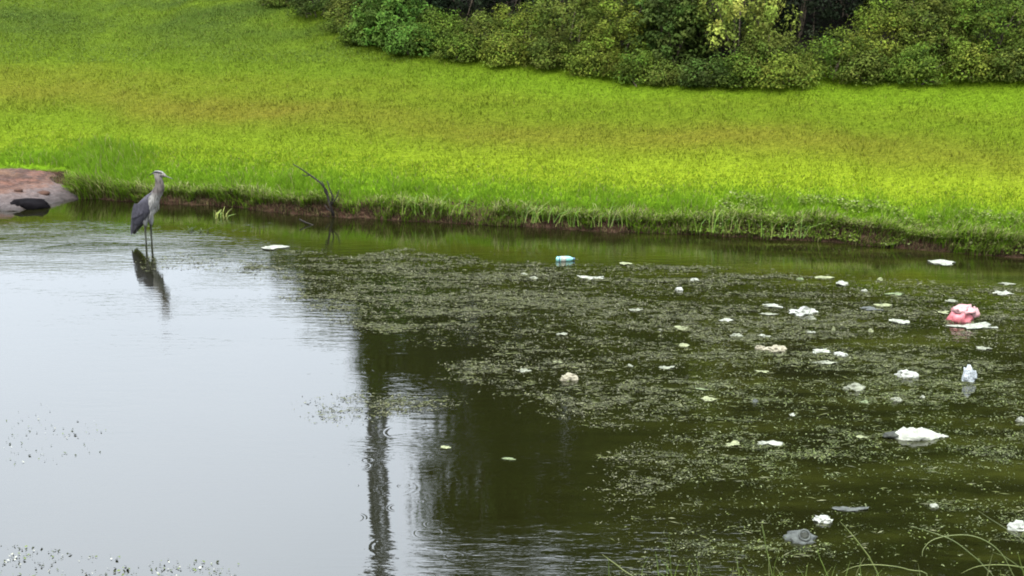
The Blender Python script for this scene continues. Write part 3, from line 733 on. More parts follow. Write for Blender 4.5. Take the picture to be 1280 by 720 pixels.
for i, (pts, lab) in enumerate([([(374, 274), (382, 278), (390, 281)], 'short dark stick poking from the water left of the branch foot'),
                                ([(402, 281), (406, 275), (411, 271)], 'short dark stick slanting out of the water right under the branch')]):
    D = on_plane(*pts[-1]).y; o0 = at_depth(*pts[-1], D); o0.z = 0
    q = [at_depth(a, b_, D) - o0 for a, b_ in pts]; q.append(q[-1] + (q[-1] - q[-2])) if i == 0 else q.insert(0, q[0])
    q = [v for j, v in enumerate(q) if j == 0 or (v - q[j - 1]).length > 1e-4]
    bm = bmesh.new(); tube_bm(bm, q, .011, 5); o = link('stick', bm_mesh('stick', bm), M['deadwood'], None, True); o.location = o0
    tag(o, lab, 'stick', 'sticks by the dead branch')

# ------------------------------------------------------------------ emergent plants in the shallows
def tuft(name, px, py, wpx, nb, hgt, cols, label, cat, group, z=0., D=None, lean=.06, width=.006):
    c = on_plane(px, py, z); e = empty(name, c); mpp = c.y / F
    for i in range(nb):
        bx, by = rng.normal(0, wpx * mpp * .35), rng.normal(0, .05); h_ = hgt * (.5 + .7 * rng.random())
        lx, ly = rng.normal(0, lean), rng.normal(0, lean)
        bm = bmesh.new()
        tube_bm(bm, [(bx, by, -.03), (bx + lx * .25, by + ly * .25, h_ * .55), (bx + lx, by + ly, h_)], [width * .5, width * .42, width * .12], 3)
        me = bm_mesh('blade', bm); a = me.attributes.new('tint', 'FLOAT_COLOR', 'POINT'); cc = np.array(cols[i % len(cols)]) * (.8 + .4 * rng.random())
        for dta in a.data: dta.color = (*cc, 1)
        link('blade', me, M['dry_stem'], e)
    return tag(e, label, cat, group)
YG = [(.13, .16, .03), (.16, .17, .05), (.08, .12, .02)]
tuft('reed_tuft', 278, 272, 22, 12, .13, YG, 'small yellow-green reed tuft rising from the water right of the heron', 'reeds', 'reed tufts in the shallows', width=.014)
tuft('reed_tuft', 236, 288, 18, 8, .05, [(.02, .03, .01), (.05, .06, .02)], 'tiny dark reed tuft just right of the heron legs', 'reeds', 'reed tufts in the shallows', width=.012)
tuft('reed_tuft', 256, 289, 20, 7, .05, [(.03, .04, .012), (.05, .06, .02)], 'tiny dark reed tuft in front of the yellow-green one', 'reeds', 'reed tufts in the shallows', width=.012)
tuft('reed_tuft', 1112, 306, 14, 9, .12, YG, 'short reed tuft where the creepers meet the water at the right', 'reeds', 'reed tufts in the shallows', width=.012)
for i, (px, py, h_, lab) in enumerate([(545, 268, .34, 'upright rush clump on the bank right of the dead branch'), (660, 279, .30, 'upright rush clump on the bank near the middle'),
                                       (740, 284, .34, 'straw-tipped rush clump where the bank turns paler'), (905, 290, .32, 'rush clump above the waterline at the start of the creepers'),
                                       (985, 297, .28, 'rush clump directly left of the leafy creepers')]):
    tuft('rush_clump', px, py - 3, 70, 20, h_ * .8, [(.05, .10, .010), (.08, .14, .012), (.06, .115, .010), (.12, .13, .035)], lab, 'rushes', 'rush clumps on the bank', z=.15, width=.008, lean=.13)

# ------------------------------------------------------------------ floating weed
def poly_in(px, py, P_):
    ins = np.zeros(px.shape, bool); j = len(P_) - 1
    for i in range(len(P_)):
        xi, yi = P_[i]; xj, yj = P_[j]
        ins ^= ((yi > py) != (yj > py)) & (px < (xj - xi) * (py - yi) / (yj - yi + 1e-9) + xi); j = i
    return ins
def ell(px, py, cx, cy, rx, ry): return np.clip(1.3 - ((px - cx) / rx) ** 2 - ((py - cy) / ry) ** 2, 0, 1)
MAT = [(235, 322), (480, 318), (640, 327), (840, 338), (1000, 345), (1150, 348), (1240, 362), (1400, 372), (2100, 380), (2100, 760), (800, 760), (790, 690), (735, 640), (770, 575), (840, 545), (760, 528), (700, 505), (600, 490), (585, 470), (640, 440), (600, 428), (470, 420), (425, 400), (340, 345)]
def dens(px, py, x, y):
    jx = px + 60 * (fnoise(x * 1.5, y * 2) - .5) + rng.normal(0, 12, len(px)); jy = py + 34 * (fnoise(x * 1.5 + 9, y * 2 + 4) - .5) + rng.normal(0, 4, len(px))
    m_ = poly_in(jx, jy, MAT).astype(float)
    strk = fnoise(x * .65 + 3, y * 3.0 + 1, 4)
    strk2 = fnoise(x * 2.4 + 7, y * 6.5, 3)
    fine_ = fnoise(x * 13 + 5, y * 20, 2)
    v = m_ * np.clip((strk - .36) * 3.0, .14, 1) * np.clip((strk2 - .3) * 2.8, .16, 1)
    v *= (2.0 - 1.25 * sm(420, 620, py)) * np.where(px < 400, .6, 1) * (1 - .25 * sm(800, 1000, px))
    v *= 1 - .85 * ell(px, py, 1190, 560, 110, 24) - .0 
    v *= 1 - np.clip(.75 * ell(px, py, 760, 428, 120, 16), 0, .8)
    v *= np.where(jx + (jy - 330) * 0 > 640 + 0, 1, 1.15)
    v = np.maximum(v, .75 * ell(jx, jy, 505, 503, 50, 15)); v = np.maximum(v, .16 * ell(jx, jy, 425, 512, 40, 10))
    v = np.maximum(v, .6 * ell(jx, jy, 800, 605, 52, 9)); v = np.maximum(v, .5 * ell(jx, jy, 715, 505, 55, 12) )
    v = np.maximum(v, .55 * ell(jx, jy, 1245, 570, 55, 15)); v = np.maximum(v, .3 * ell(jx, jy, 900, 590, 110, 22)); v = np.maximum(v, .6 * ell(jx, jy, 1052, 546, 24, 5))
    v = v * np.clip((fine_ - .34) * 5, .10, 1.7)
    v = np.maximum(v, .10 * ell(jx, jy, 240, 328, 70, 7)); v = np.maximum(v, .35 * ell(jx, jy, 385, 268, 48, 5))
    return v
n = 2000000
y = 6.9 + 10.6 * rng.random(n); x = -(.375 * y + .7) + rng.random(n) * (.75 * y + 3.8)
px_, py_ = proj(x, y, np.zeros(n))
k = rng.random(n) < dens(px_, py_, x, y) * .95
k &= (y < shore(x) - .02)
x, y, px_, py_ = x[k], y[k], px_[k], py_[k]; n = len(x)
print('weed flecks', n)
z = .003 + .010 * rng.random(n) ** 2
pale = np.array([.094, .094, .062]); olive = np.array([.060, .065, .026]); brown = np.array([.030, .030, .016])
q = rng.random((n, 1)); c = np.where(q < .34, pale, np.where(q < .7, olive, brown))
c = c * (.35 + .95 * rng.random((n, 1)) ** 1.3)
gr = (sm(720, 1000, px_) * sm(400, 520, py_))[:, None]; c = c * (1 - .45 * gr) + c * np.array([.85, 1.2, .45]) * .45 * gr
nr_ = rng.normal(0, .33, (n, 3)); nr_[:, 2] = 1
tag(leaf_obj('floating_weed', np.stack([x, y, z], -1), nr_, (.0075 + .019 * rng.random(n) ** 2.2) * (.75 + y * .028), c, M['weed'], aspect=.42),
    'broken mat of pale duckweed and pondweed floating over the dark water', 'pondweed', kind='stuff')
n = 430000
y = 6.9 + 10.6 * rng.random(n); x = -(.375 * y + .7) + rng.random(n) * (.75 * y + 3.8)
px_, py_ = proj(x, y, np.zeros(n))
k = (rng.random(n) < dens(px_, py_, x, y) * .42 * (1.1 - .6 * sm(450, 600, py_))) & (y < shore(x) - .02); x, y, px_, py_ = x[k], y[k], px_[k], py_[k]; n = len(x)
L_ = (.010 + .038 * rng.random(n) ** 2.4)[:, None]; an = rng.normal(0, .45, n); dv = np.stack([np.cos(an), np.sin(an), rng.normal(0, .04, n)], -1) * L_
wv = np.stack([-np.sin(an), np.cos(an), 0 * an], -1) * (.0028 + .0045 * rng.random(n))[:, None]
C = np.stack([x, y, .003 + .004 * rng.random(n)], -1)
V4 = np.stack([C - dv, C + wv * .9 + np.array([0, 0, .003]), C + dv, C - wv], 1).reshape(-1, 3); i_ = np.arange(n) * 4
q = rng.random((n, 1)); c = np.where(q < .5, np.array([.036, .041, .013]), np.where(q < .8, np.array([.062, .065, .034]), np.array([.02, .022, .009]))) * (.5 + .8 * rng.random((n, 1)))
print('strands', n)
tag(link('pondweed_strands', mesh_np('pondweed_strands', V4, np.stack([i_, i_ + 1, i_ + 2, i_ + 3], -1).ravel(), 4, np.repeat(c, 4, 0)), M['weed']),
    'olive strands of pondweed trailing just at the surface among the floating mat', 'pondweed', kind='stuff')
# leaf litter specks on the pale water at the lower left
n = 5200
px_ = rng.random(n) * 300; py_ = 500 + rng.random(n) * 225
cl = np.clip((vnoise(px_ / 18, py_ / 8) - .25) * 2, 0, 1)
w = np.maximum(np.where((px_ < 145), ell(px_, py_, 60, 545, 80, 40), 0) * .35, np.where(py_ > 680 + px_ * .08, .9, 0)) * cl
k = rng.random(n) < w; px_, py_ = px_[k], py_[k]
C = np.array([on_plane(a, b_, .006) for a, b_ in zip(px_, py_)]); n = len(C)
q = rng.random((n, 1)); c = np.where(q < .45, np.array([.02, .024, .012]), np.where(q < .8, np.array([.06, .08, .02]), np.array([.2, .2, .17]))) * (.6 + .6 * rng.random((n, 1)))
nr_ = rng.normal(0, .5, (n, 3)); nr_[:, 2] = 1
tag(leaf_obj('leaf_specks', C, nr_, .008 + .020 * rng.random(n) ** 2.5, c, M['weed'], aspect=.7), 'scattered dark leaf specks floating on the pale water at the lower left', 'leaf specks', kind='stuff')

# ------------------------------------------------------------------ litter
def slab(w, dp, th, seed, mat, jag=.42, curl=1.3, nseg=22):
    """irregular sheet with real thickness, curled edges and folds"""
    bm = bmesh.new(); rings_t, rings_b = [], []
    for ir, fr in enumerate((.0, .35, .68, .9, 1.0)):
        rt, rb = [], []
        for k in range(nseg if ir else 1):
            a_ = 2 * math.pi * k / nseg
            rad = 1 + jag * mnoise.noise(Vector((math.cos(a_) * 1.3 + seed * 3.1, math.sin(a_) * 1.3, seed))) * 2 + jag * .5 * mnoise.noise(Vector((math.cos(a_) * 4 + seed, math.sin(a_) * 4, seed)))
            sq = 1 / max(abs(math.cos(a_ + seed)), abs(math.sin(a_ + seed))) if seed % 2 < 1.2 else 1
            sq = .9 * sq * (1 - .38 * max(0, mnoise.noise(Vector((math.cos(a_) * 2.6, math.sin(a_) * 2.6, seed * 5)))) * 2)
            x_, y_ = fr * rad * sq * math.cos(a_) * w / 2, fr * rad * sq * math.sin(a_) * dp / 2
            zb = .002 + curl * th * (fr ** 3) * (.5 + mnoise.noise(Vector((a_ * .8, seed, 2))) * 1.6)
            fold = th * 1.6 * mnoise.noise(Vector((x_ / w * 5 + seed, y_ / dp * 5, seed * 2)))
            t_ = th * (1 - .75 * fr ** 4)
            rt.append(bm.verts.new((x_, y_, max(zb, 0) + t_ + fold))); rb.append(bm.verts.new((x_ * .97, y_ * .97, zb - th * .3)))
        rings_t.append(rt); rings_b.append(rb)
    for R_, flip in ((rings_t, 0), (rings_b, 1)):
        for k in range(nseg):
            f = [R_[0][0], R_[1][k], R_[1][(k + 1) % nseg]]; bm.faces.new(f[::-1] if flip else f)
        for i in range(1, 4):
            for k in range(nseg):
                f = [R_[i][k], R_[i + 1][k], R_[i + 1][(k + 1) % nseg], R_[i][(k + 1) % nseg]]; bm.faces.new(f[::-1] if flip else f)
    for k in range(nseg):
        bm.faces.new((rings_t[4][k], rings_b[4][k], rings_b[4][(k + 1) % nseg], rings_t[4][(k + 1) % nseg]))
    return bm_mesh('scrap', bm)
def crumple(w, dp, h_, seed, sub=3, spikes=0):
    bm = bmesh.new(); bmesh.ops.create_icosphere(bm, subdivisions=sub, radius=1)
    for v in bm.verts:
        q = v.co.copy() + Vector((seed * 1.7, seed, 0))
        ridg = 1 - abs(mnoise.noise(q * 1.6)) * 2; rg2 = 1 - abs(mnoise.noise(q * 3.7)) * 2
        k = .62 + .34 * ridg + .24 * rg2 + .30 * mnoise.noise(q * .9) + .12 * mnoise.noise(q * 9)
        if spikes: k *= 1 + .5 * max(0, math.cos(math.atan2(v.co.y, v.co.x) * spikes)) * (1 - abs(v.co.z))
        if spikes and v.co.z > .86: k *= 1 + 4.5 * (v.co.z - .86)
        z_ = v.co.z if v.co.z > 0 else v.co.z * .3
        v.co = Vector((v.co.x * w / 2, v.co.y * dp / 2, z_ * h_)) * k
    return bm_mesh('scrap', bm)
LG = 'litter floating on the pond'
def litter(kind, px, py, wpx, hpx, mat, label, name='litter_scrap', cat='litter', rz=None, group=LG):
    pb = on_plane(px, py + (hpx * .25 if kind != 'slab' else 0)); mpp = pb.length / F
    seed = (px * 7 + py * 3) % 97 / 5.
    w = wpx * mpp
    if kind == 'slab':
        al = math.asin(min(1, (CAM_H) / (Vector((pb.x, pb.y, CAM_H)).length)))
        th = min(.010, hpx * mpp * .16); dp = min(max((hpx * mpp - th) / math.sin(al), w * .35), w * 1.15)
        me = slab(w, dp, th, seed, mat)
    elif kind == 'lump':
        me = crumple(w * .84, w * .6, hpx * mpp * .58, seed)
    elif kind == 'star':
        me = crumple(w * .66, w * .42, hpx * mpp * .40, seed, spikes=3)
    o = link(name, me, M[mat], None, False); o.location = (pb.x, pb.y, .001); o.rotation_euler = (0, 0, (rng.random() - .5) * .5 if rz is None else rz)
    return tag(o, label, cat, group)
LIT = [
 ('slab', 340, 310, 28, 5, 'foam', 'flat white scrap floating alone right of the heron'),
 ('slab', 739, 348, 34, 6, 'foam', 'long flat white scrap right below the plastic bottle'),
 ('slab', 783, 330, 20, 4, 'yellowed', 'narrow pale scrap in open green water right of the bottle'),
 ('slab', 655, 343, 9, 3, 'dingy', 'tiny pale scrap below and left of the bottle'),
 ('lump', 667, 347, 12, 5, 'dingy', 'small two-lobed pale scrap just left of the long white one below the bottle'),
 ('slab', 867, 350, 18, 5, 'foam', 'flat whitish scrap above the small round white lump'),
 ('lump', 849, 361, 12, 6, 'bag', 'small round white lump right of centre near the upper weed edge'),
 ('slab', 795, 388, 18, 4, 'dingy', 'thin pale scrap in the middle of the weed mat'),
 ('slab', 852, 411, 20, 6, 'yellowed', 'cream rectangular scrap, upper of two stacked in line mid mat'),
 ('slab', 855, 432, 17, 5, 'yellowed', 'cream scrap, lower of two stacked in line mid mat'),
 ('lump', 826, 412, 6, 3, 'dingy', 'speck-like pale scrap left of the cream rectangular one'),
 ('slab', 702, 418, 17, 4, 'dingy', 'thin pale scrap up from the crumpled pinkish bag'),
 ('slab', 697, 453, 11, 3, 'yellowed', 'little yellowish scrap touching above the crumpled pinkish bag'),
 ('slab', 655, 464, 19, 5, 'dingy', 'pale scrap left of the crumpled pinkish bag'),
 ('lump', 712, 470, 27, 15, 'tan', 'crumpled pinkish grey bag at the left side of the litter'),
 ('slab', 833, 460, 20, 5, 'dingy', 'thin whitish scrap level with and right of the crumpled pinkish bag'),
 ('slab', 788, 458, 8, 3, 'dingy', 'tiny scrap midway between the pinkish bag and a thin whitish scrap'),
 ('lump', 1000, 348, 10, 4, 'greenish', 'small greenish clump at the upper edge of the mat'),
 ('slab', 1030, 347, 32, 3, 'yellowed', 'very thin long pale strip at the upper edge of the mat'),
 ('slab', 1052, 355, 26, 6, 'foam', 'bright white rectangular scrap just below the thin pale strip'),
 ('lump', 1080, 363, 10, 4, 'foam', 'small white lump right of the bright rectangular scrap'),
 ('slab', 966, 383, 34, 5, 'foam', 'long white scrap touching the left of the spiky white bag'),
 ('slab', 960, 393, 17, 3, 'dingy', 'short pale scrap under the long white one'),
 ('star', 1004, 388, 46, 13, 'bag', 'crinkled torn white bag, the widest crumpled piece above the tan paper bag'),
 ('lump', 1015, 398, 12, 6, 'dingy', 'dull lump close below the spiky white bag'),
 ('slab', 908, 401, 14, 5, 'foam', 'neat small white scrap left of the spiky white bag'),
 ('lump', 921, 419, 18, 6, 'dingy', 'wedge-shaped pale scrap under the neat small white one'),
 ('slab', 957, 421, 18, 5, 'foam', 'flat white scrap above the tan paper bag'),
 ('slab', 1013, 416, 12, 4, 'foam', 'small flat white scrap below the spiky bag and right of the tan bag'),
 ('lump', 1042, 411, 6, 9, 'yellowed', 'narrow upright yellowish scrap'),
 ('lump', 1088, 413, 8, 7, 'yellowed', 'tiny upright scrap midway to the white wedge by the pink bag'),
 ('lump', 950, 434, 14, 9, 'tan', 'rounded cream lump at the left tip of the tan paper bag'),
 ('lump', 970, 435, 34, 9, 'tan', 'crumpled tan paper bag, long and low'),
 ('slab', 1027, 440, 26, 6, 'foam', 'flat white scrap beside the small white dome'),
 ('lump', 1051, 442, 20, 7, 'bag', 'small white dome right of a flat white scrap'),
 ('slab', 1031, 454, 26, 5, 'dingy', 'bent pale strip under the flat white scrap and dome'),
 ('lump', 1067, 483, 32, 13, 'dingy', 'large crumpled off-white wad below the bent pale strip'),
 ('slab', 953, 465, 20, 3, 'yellowed', 'thin yellowish strip below the tan paper bag'),
 ('slab', 1182, 329, 30, 6, 'foam', 'whitish scrap in open green water near the right bank'),
 ('lump', 1100, 349, 8, 5, 'yellowed', 'small yellowish clump in open water left of centre of the right bank'),
 ('slab', 1120, 368, 24, 4, 'greenish', 'dull greenish scrap, upper of two left of the pink bag'),
 ('slab', 1104, 382, 25, 4, 'yellowed', 'yellowish scrap, lower of two left of the pink bag'),
 ('slab', 1127, 403, 28, 7, 'foam', 'white wedge-shaped scrap left of the pink bag'),
 ('slab', 1190, 377, 14, 4, 'dingy', 'small pale scrap behind the pink bag'),
 ('slab', 1179, 391, 16, 4, 'yellowed', 'yellowish scrap touching the left of the pink bag'),
 ('slab', 1218, 409, 56, 7, 'foam', 'long bright white sheet floating in front of the pink bag'),
 ('slab', 1258, 355, 18, 3, 'dingy', 'thin pale scrap nearest the right-hand bank'),
 ('slab', 1253, 367, 28, 5, 'foam', 'white scrap above and right of the pink bag'),
 ('slab', 1230, 436, 15, 4, 'dingy', 'faint scrap midway between the pink bag and the upright clear bag'),
 ('lump', 1132, 467, 32, 14, 'bag', 'white bag with a pointed left end, left of the upright clear bag'),
 ('slab', 886, 500, 27, 6, 'yellowed', 'broad yellow-green scrap at the edge of the open dark water'),
 ('slab', 876, 487, 26, 3, 'greenish', 'thin greenish strip above the broad yellow-green scrap'),
 ('lump', 943, 501, 12, 6, 'grey', 'small dark grey lump right of the broad yellow-green scrap'),
 ('slab', 962, 555, 38, 8, 'foam', 'bright white elongated scrap left of the big white bag'),
 ('slab', 915, 556, 17, 5, 'yellowed', 'small yellowish scrap left of the bright elongated one'),
 ('slab', 990, 519, 9, 4, 'foam', 'tiny white scrap above the bright elongated one'),
 ('lump', 1120, 499, 17, 7, 'dingy', 'round pale cap-like scrap above the big white bag'),
 ('lump', 1153, 496, 8, 5, 'foam', 'pea-sized white scrap right of the pale cap-like one'),
 ('slab', 1080, 503, 13, 4, 'greenish', 'thin greenish scrap left of the pale cap-like one'),
 ('lump', 1275, 524, 11, 9, 'foam', 'white ball-like lump at the right edge of the view'),
 ('slab', 1078, 547, 18, 4, 'yellowed', 'yellowish flake between the pale green cluster and the big white bag'),
 ('lump', 1028, 648, 28, 12, 'bag', 'white torn triangular scrap above the grey ringed lump'),
 ('lump', 1168, 632, 15, 6, 'foam', 'small white dome by itself in the lower right'),
 ('lump', 1273, 657, 32, 14, 'bag', 'white bag cut by the lower right edge behind arching grass'),
 ('slab', 1062, 637, 46, 7, 'grey', 'dark grey film right above the triangular scrap'),
 ('slab', 557, 560, 17, 4, 'yellowed', 'small cream leaf-like scrap alone on the dark open water'),
 ('slab', 634, 574, 22, 3, 'greenish', 'faint greenish strip on the dark open water'),
 ('slab', 1089, 387, 34, 6, 'grey', 'dull grey film right of the spiky white bag'),
]
for k_, px, py, w, h_, mt, lab in LIT: litter(k_, px, py, w, h_, mt, lab)

# pink bag
pb = on_plane(1203, 400); mpp = pb.length / F
e = tag(empty('pink_bag', (pb.x, pb.y, 0)), 'bright pink and white plastic bag bulging above the water', 'bag', LG)
o = link('bag_body', crumple(30 * mpp, 26 * mpp, 17 * mpp, 3.3), M['pink'], e, True); o.location.x = -2 * mpp
o = link('bag_top', crumple(28 * mpp, 20 * mpp, 9 * mpp, 5.1), M['pinkwhite'], e, True); o.location = (0, -.01, 11 * mpp)
o = link('knot', crumple(13 * mpp, 10 * mpp, 10 * mpp, 1.9), M['pinkwhite'], e, True); o.location = (14 * mpp, 0, 6 * mpp)
# big white bag with dark clot
pb = on_plane(1146, 546); mpp = pb.length / F
e = tag(empty('white_bag', (pb.x, pb.y, 0)), 'largest white plastic bag, pointed at the right, dark clot at its left', 'bag', LG)
bm = bmesh.new()
prof = [(-34, 2, 2), (-28, 9, 5), (-18, 14, 8), (-6, 16, 9.5), (6, 15, 9.5), (14, 13, 8), (22, 9, 5), (30, 5, 2.6), (40, 1, .8)]
rr = []
for i, (xx, dy, hz_) in enumerate(prof):
    rr.append([bm.verts.new((xx * mpp, math.cos(a_) * dy * mpp * (1 + .15 * math.sin(i * 2 + a_ * 3)), max(math.sin(a_), -.2) * hz_ * mpp * (1 + .22 * math.sin(i * 1.7 + a_ * 5)))) for a_ in np.linspace(0, 2 * math.pi, 17)[:-1]])
for i in range(len(rr) - 1):
    for k in range(16): bm.faces.new((rr[i][k], rr[i][(k + 1) % 16], rr[i + 1][(k + 1) % 16], rr[i + 1][k]))
bm.faces.new(rr[0][::-1]); bm.faces.new(rr[-1])
bmesh.ops.subdivide_edges(bm, edges=bm.edges[:], cuts=2, use_grid_fill=True)
for v in bm.verts:
    q = v.co / mpp * .13; v.co += Vector((1.6 * mnoise.noise(q), 3.0 * mnoise.noise(q * 1.3 + Vector((5, 0, 0))), 3.2 * mnoise.noise(q * 1.1 + Vector((0, 7, 0))) + 1.6 * (1 - abs(mnoise.noise(q * 3)) * 3))) * mpp * .8
M['brightbag'] = simple('bright_white_film', (.195, .20, .165), .75, .5, 14, .2, .6)
link('bag_body', bm_mesh('bag_body', bm), M['brightbag'], e, True)
o = link('dark_clot', crumple(22 * mpp, 18 * mpp, 5 * mpp, 7.3), M['dark'], e, True); o.location = (-32 * mpp, -.01, 2 * mpp)
# upright clear bag
pb = on_plane(1210, 476); mpp = pb.length / F
e = tag(empty('clear_bag', (pb.x, pb.y, 0)), 'crinkled bluish white bag standing upright with dark creases', 'bag', LG)
M['clearbag'] = simple('crinkled_clear_film', (.24, .26, .27), .25, .75, 70, .7, .7)
link('bag_body', crumple(15 * mpp, 12 * mpp, 20 * mpp, 4.4), M['clearbag'], e, True)
o = link('handle', crumple(9 * mpp, 8 * mpp, 9 * mpp, 2.2), M['clearbag'], e, True); o.location = (6 * mpp, 0, 4 * mpp)
# plastic bottle, lying on its side
pb = on_plane(704, 326); mpp = pb.length / F
e = tag(empty('plastic_bottle', (pb.x, pb.y, .02), R(8)), 'pale blue plastic bottle lying on its side near the far bank', 'bottle', LG)
def lathe_x(prof, seg=14):
    bm = bmesh.new(); rr = [[bm.verts.new((x_, r_ * math.cos(a_), r_ * math.sin(a_))) for a_ in np.linspace(0, 2 * math.pi, seg + 1)[:-1]] for x_, r_ in prof]
    for i in range(len(rr) - 1):
        for k in range(seg): bm.faces.new((rr[i][k], rr[i][(k + 1) % seg], rr[i + 1][(k + 1) % seg], rr[i + 1][k]))
    bm.faces.new(rr[0][::-1]); bm.faces.new(rr[-1]); return bm
link('bottle_body', bm_mesh('bottle_body', lathe_x([(-.085, .022), (-.075, .034), (-.03, .036), (.0, .031), (.03, .036), (.075, .035), (.10, .022), (.118, .013), (.122, .013)])), M['clearblue'], e, True)
link('label_band', bm_mesh('label_band', lathe_x([(-.032, .0375), (.028, .0375)])), M['bag'], e, True)
link('cap', bm_mesh('cap', lathe_x([(.118, .016), (.138, .016), (.14, .014)])), M['cap'], e, True)
link('base_ring', bm_mesh('base_ring', lathe_x([(-.060, .0352), (-.046, .0362)])), M['cap'], e, True)
# grey ringed lump
pb = on_plane(1000, 674); mpp = pb.length / F
e = tag(empty('ringed_lump', (pb.x, pb.y, 0)), 'grey crumpled film with a dark ring-shaped opening, near the foreground grass', 'litter', LG)
link('film', crumple(42 * mpp, 34 * mpp, 8 * mpp, 6.1), M['grey'], e, True)
bm = bmesh.new(); tube_bm(bm, [(7 * mpp * math.cos(a_), 7 * mpp * math.sin(a_), 0) for a_ in np.linspace(0, 2 * math.pi, 19)], 1.6 * mpp, 6, False)
o = link('ring', bm_mesh('ring', bm), M['grey'], e, True); o.location = (4 * mpp, -8 * mpp, 9 * mpp); o.rotation_euler = (R(50), 0, 0)
o = link('opening', crumple(11 * mpp, 11 * mpp, 2 * mpp, .7, 2), M['dark'], e, True); o.location = (4 * mpp, -7 * mpp, 8 * mpp); o.rotation_euler = (R(50), 0, 0)

# ------------------------------------------------------------------ foreground grass on the near bank
FG = [ # label, [(blade points in px, tip first), radius, tint]
 ('single straw-coloured blade leaning left at the far left of the foreground grass', 5.4, [([(753, 693), (762, 700), (778, 712), (800, 735)], .0034, (.17, .18, .08))]),
 ('faint branched seed stalk with a green tuft at its foot', 5.3, [([(836, 668), (837, 690), (839, 725)], .0018, (.07, .10, .02)), ([(826, 700), (836, 712), (842, 735)], .0026, (.10, .14, .03)), ([(848, 705), (844, 718), (842, 735)], .0026, (.12, .16, .03)), ([(828, 676), (836, 688), (838, 700)], .0014, (.06, .09, .02)), ([(815, 712), (830, 720), (842, 738)], .0022, (.11, .15, .04))]),
 ('tuft of three short green blades left of the tall upright stem', 5.3, [([(887, 715), (890, 722), (896, 740)], .0030, (.12, .16, .04)), ([(921, 695), (922, 708), (924, 735)], .0026, (.13, .16, .05)), ([(925, 710), (922, 722), (918, 740)], .0020, (.09, .12, .02))]),
 ('tall upright stem with a pale ear, in the middle of the foreground grass', 5.2, [([(953, 656), (956, 676), (962, 705), (966, 735)], .0026, (.11, .14, .04)), ([(952, 655), (954, 664), (956, 672)], .0044, (.14, .16, .06)), ([(974, 690), (968, 708), (966, 735)], .0018, (.08, .11, .02))]),
 ('upright green stem with a broad tip beside the bending pale blade', 5.2, [([(1021, 684), (1025, 698), (1031, 712), (1036, 735)], .0036, (.12, .16, .04))]),
 ('pale blade bending right below the triangular white scrap', 5.1, [([(1050, 652), (1063, 666), (1078, 685), (1090, 703), (1100, 735)], .0034, (.15, .17, .06)), ([(1076, 697), (1075, 710), (1078, 735)], .0024, (.11, .14, .04)), ([(1052, 716), (1066, 709), (1085, 706), (1110, 707), (1135, 712), (1160, 726)], .0024, (.14, .16, .06))]),
 ('big arching blade curling over like a hook at the lower right', 5.0, [([(1153, 696), (1154, 687), (1164, 676), (1184, 670), (1210, 669), (1232, 676), (1250, 690), (1262, 710), (1270, 740)], .0026, (.13, .15, .06)), ([(1135, 657), (1160, 664), (1190, 675), (1213, 692), (1230, 708), (1246, 735)], .0024, (.12, .14, .06)), ([(1201, 717), (1222, 708), (1250, 706), (1275, 709), (1300, 720)], .0026, (.13, .15, .05))]),
 ('thin arching blades entering at the lower right corner', 4.9, [([(1222, 638), (1240, 650), (1262, 664), (1290, 686), (1310, 720)], .0022, (.11, .12, .06)), ([(1272, 690), (1276, 705), (1282, 735)], .0030, (.13, .16, .04)), ([(1240, 690), (1262, 700), (1286, 730)], .0018, (.10, .12, .04))]),
]
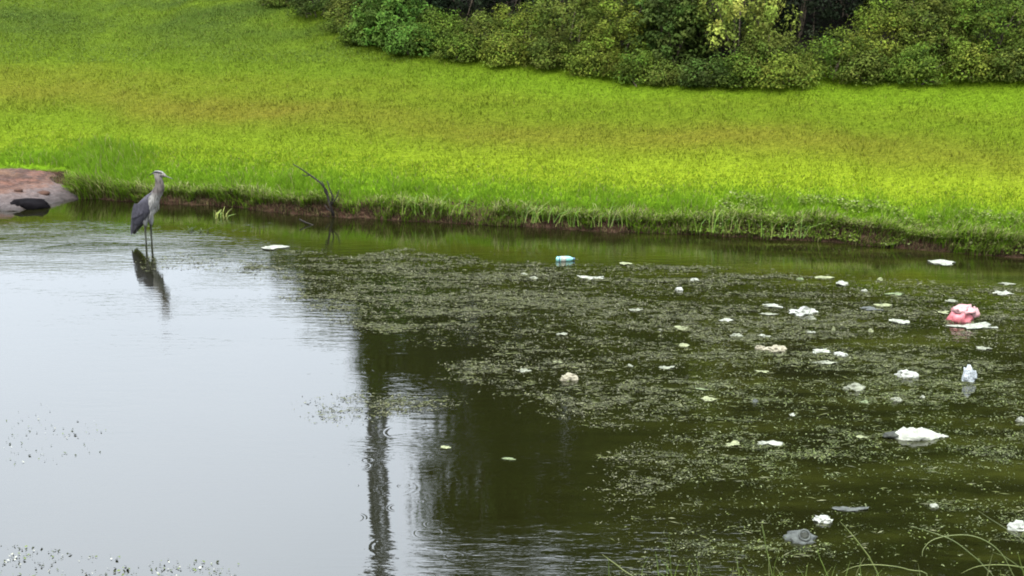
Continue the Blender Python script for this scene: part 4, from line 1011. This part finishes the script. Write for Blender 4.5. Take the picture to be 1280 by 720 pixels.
for lab, D, bl in FG:
    bx_ = bl[0][0][-1][0]
    for q_ in range(6):                             # finer blades round the foot of each tuft
        fx, ft = bx_ + rng.normal(0, 26), 722 - 34 * rng.random() ** 1.6; lx_ = rng.normal(0, 13)
        bl.append(([(fx + lx_, ft), (fx + lx_ * .6, ft + 9), (fx + lx_ * .2, ft + 22), (fx, 744)], .0016 + .0012 * rng.random(), [(.14, .17, .05), (.10, .14, .03), (.17, .17, .08)][q_ % 3]))
    bx = at_depth(bl[0][0][-1][0], 735, D); bz = float(height(bx.x, D)); o0 = Vector((bx.x, D, bz)); e = empty('grass_tuft', o0)
    for pts, r_, col in bl:
        q = [at_depth(a, b_, D + .02 * i) - o0 for i, (a, b_) in enumerate(pts)]
        if pts[-1][1] > 715:
            last = q[-1]; q.append(Vector((last.x * .5, last.y, last.z * .5))); q.append(Vector((last.x * .25, last.y, -.05)))
        # smooth by Catmull-Rom
        S_ = []
        for i in range(len(q) - 1):
            p0, p1, p2, p3 = q[max(i - 1, 0)], q[i], q[i + 1], q[min(i + 2, len(q) - 1)]
            for s in (0, .25, .5, .75):
                S_.append(.5 * ((2 * p1) + (p2 - p0) * s + (2 * p0 - 5 * p1 + 4 * p2 - p3) * s * s + (3 * p1 - p0 - 3 * p2 + p3) * s ** 3))
        S_.append(q[-1]); n_ = len(S_)
        bm = bmesh.new(); tube_bm(bm, S_, [r_ * .68 * min(1, .25 + 3.0 * i / n_) for i in range(n_)], 4)
        me = bm_mesh('blade', bm); a = me.attributes.new('tint', 'FLOAT_COLOR', 'POINT'); a.data.foreach_set('color', np.tile(np.array([col[0] * .72, col[1] * .72, col[2] * .72, 1.], np.float32), len(me.vertices)))
        link('blade', me, M['dry_stem'], e, True)
    tag(e, lab, 'grass', 'grass tufts on the near bank')
# sparse grass on the near bank (below the frame)
n = 9000
x = -5 + 10 * rng.random(n); y = 1.2 + 5.3 * rng.random(n); z = height(x, y)
H = .06 + .12 * rng.random(n); W = .006 + .006 * rng.random(n)
c = np.array([.06, .10, .012]) * (.6 + .7 * rng.random((n, 1)))
tag(blades('near_bank_grass', np.stack([x, y, z - .01], -1), H, W, rng.normal(0, .05, (n, 2)), c, 2, M['grass']), 'rough green grass on the bank at the viewer feet', 'grass', kind='stuff')
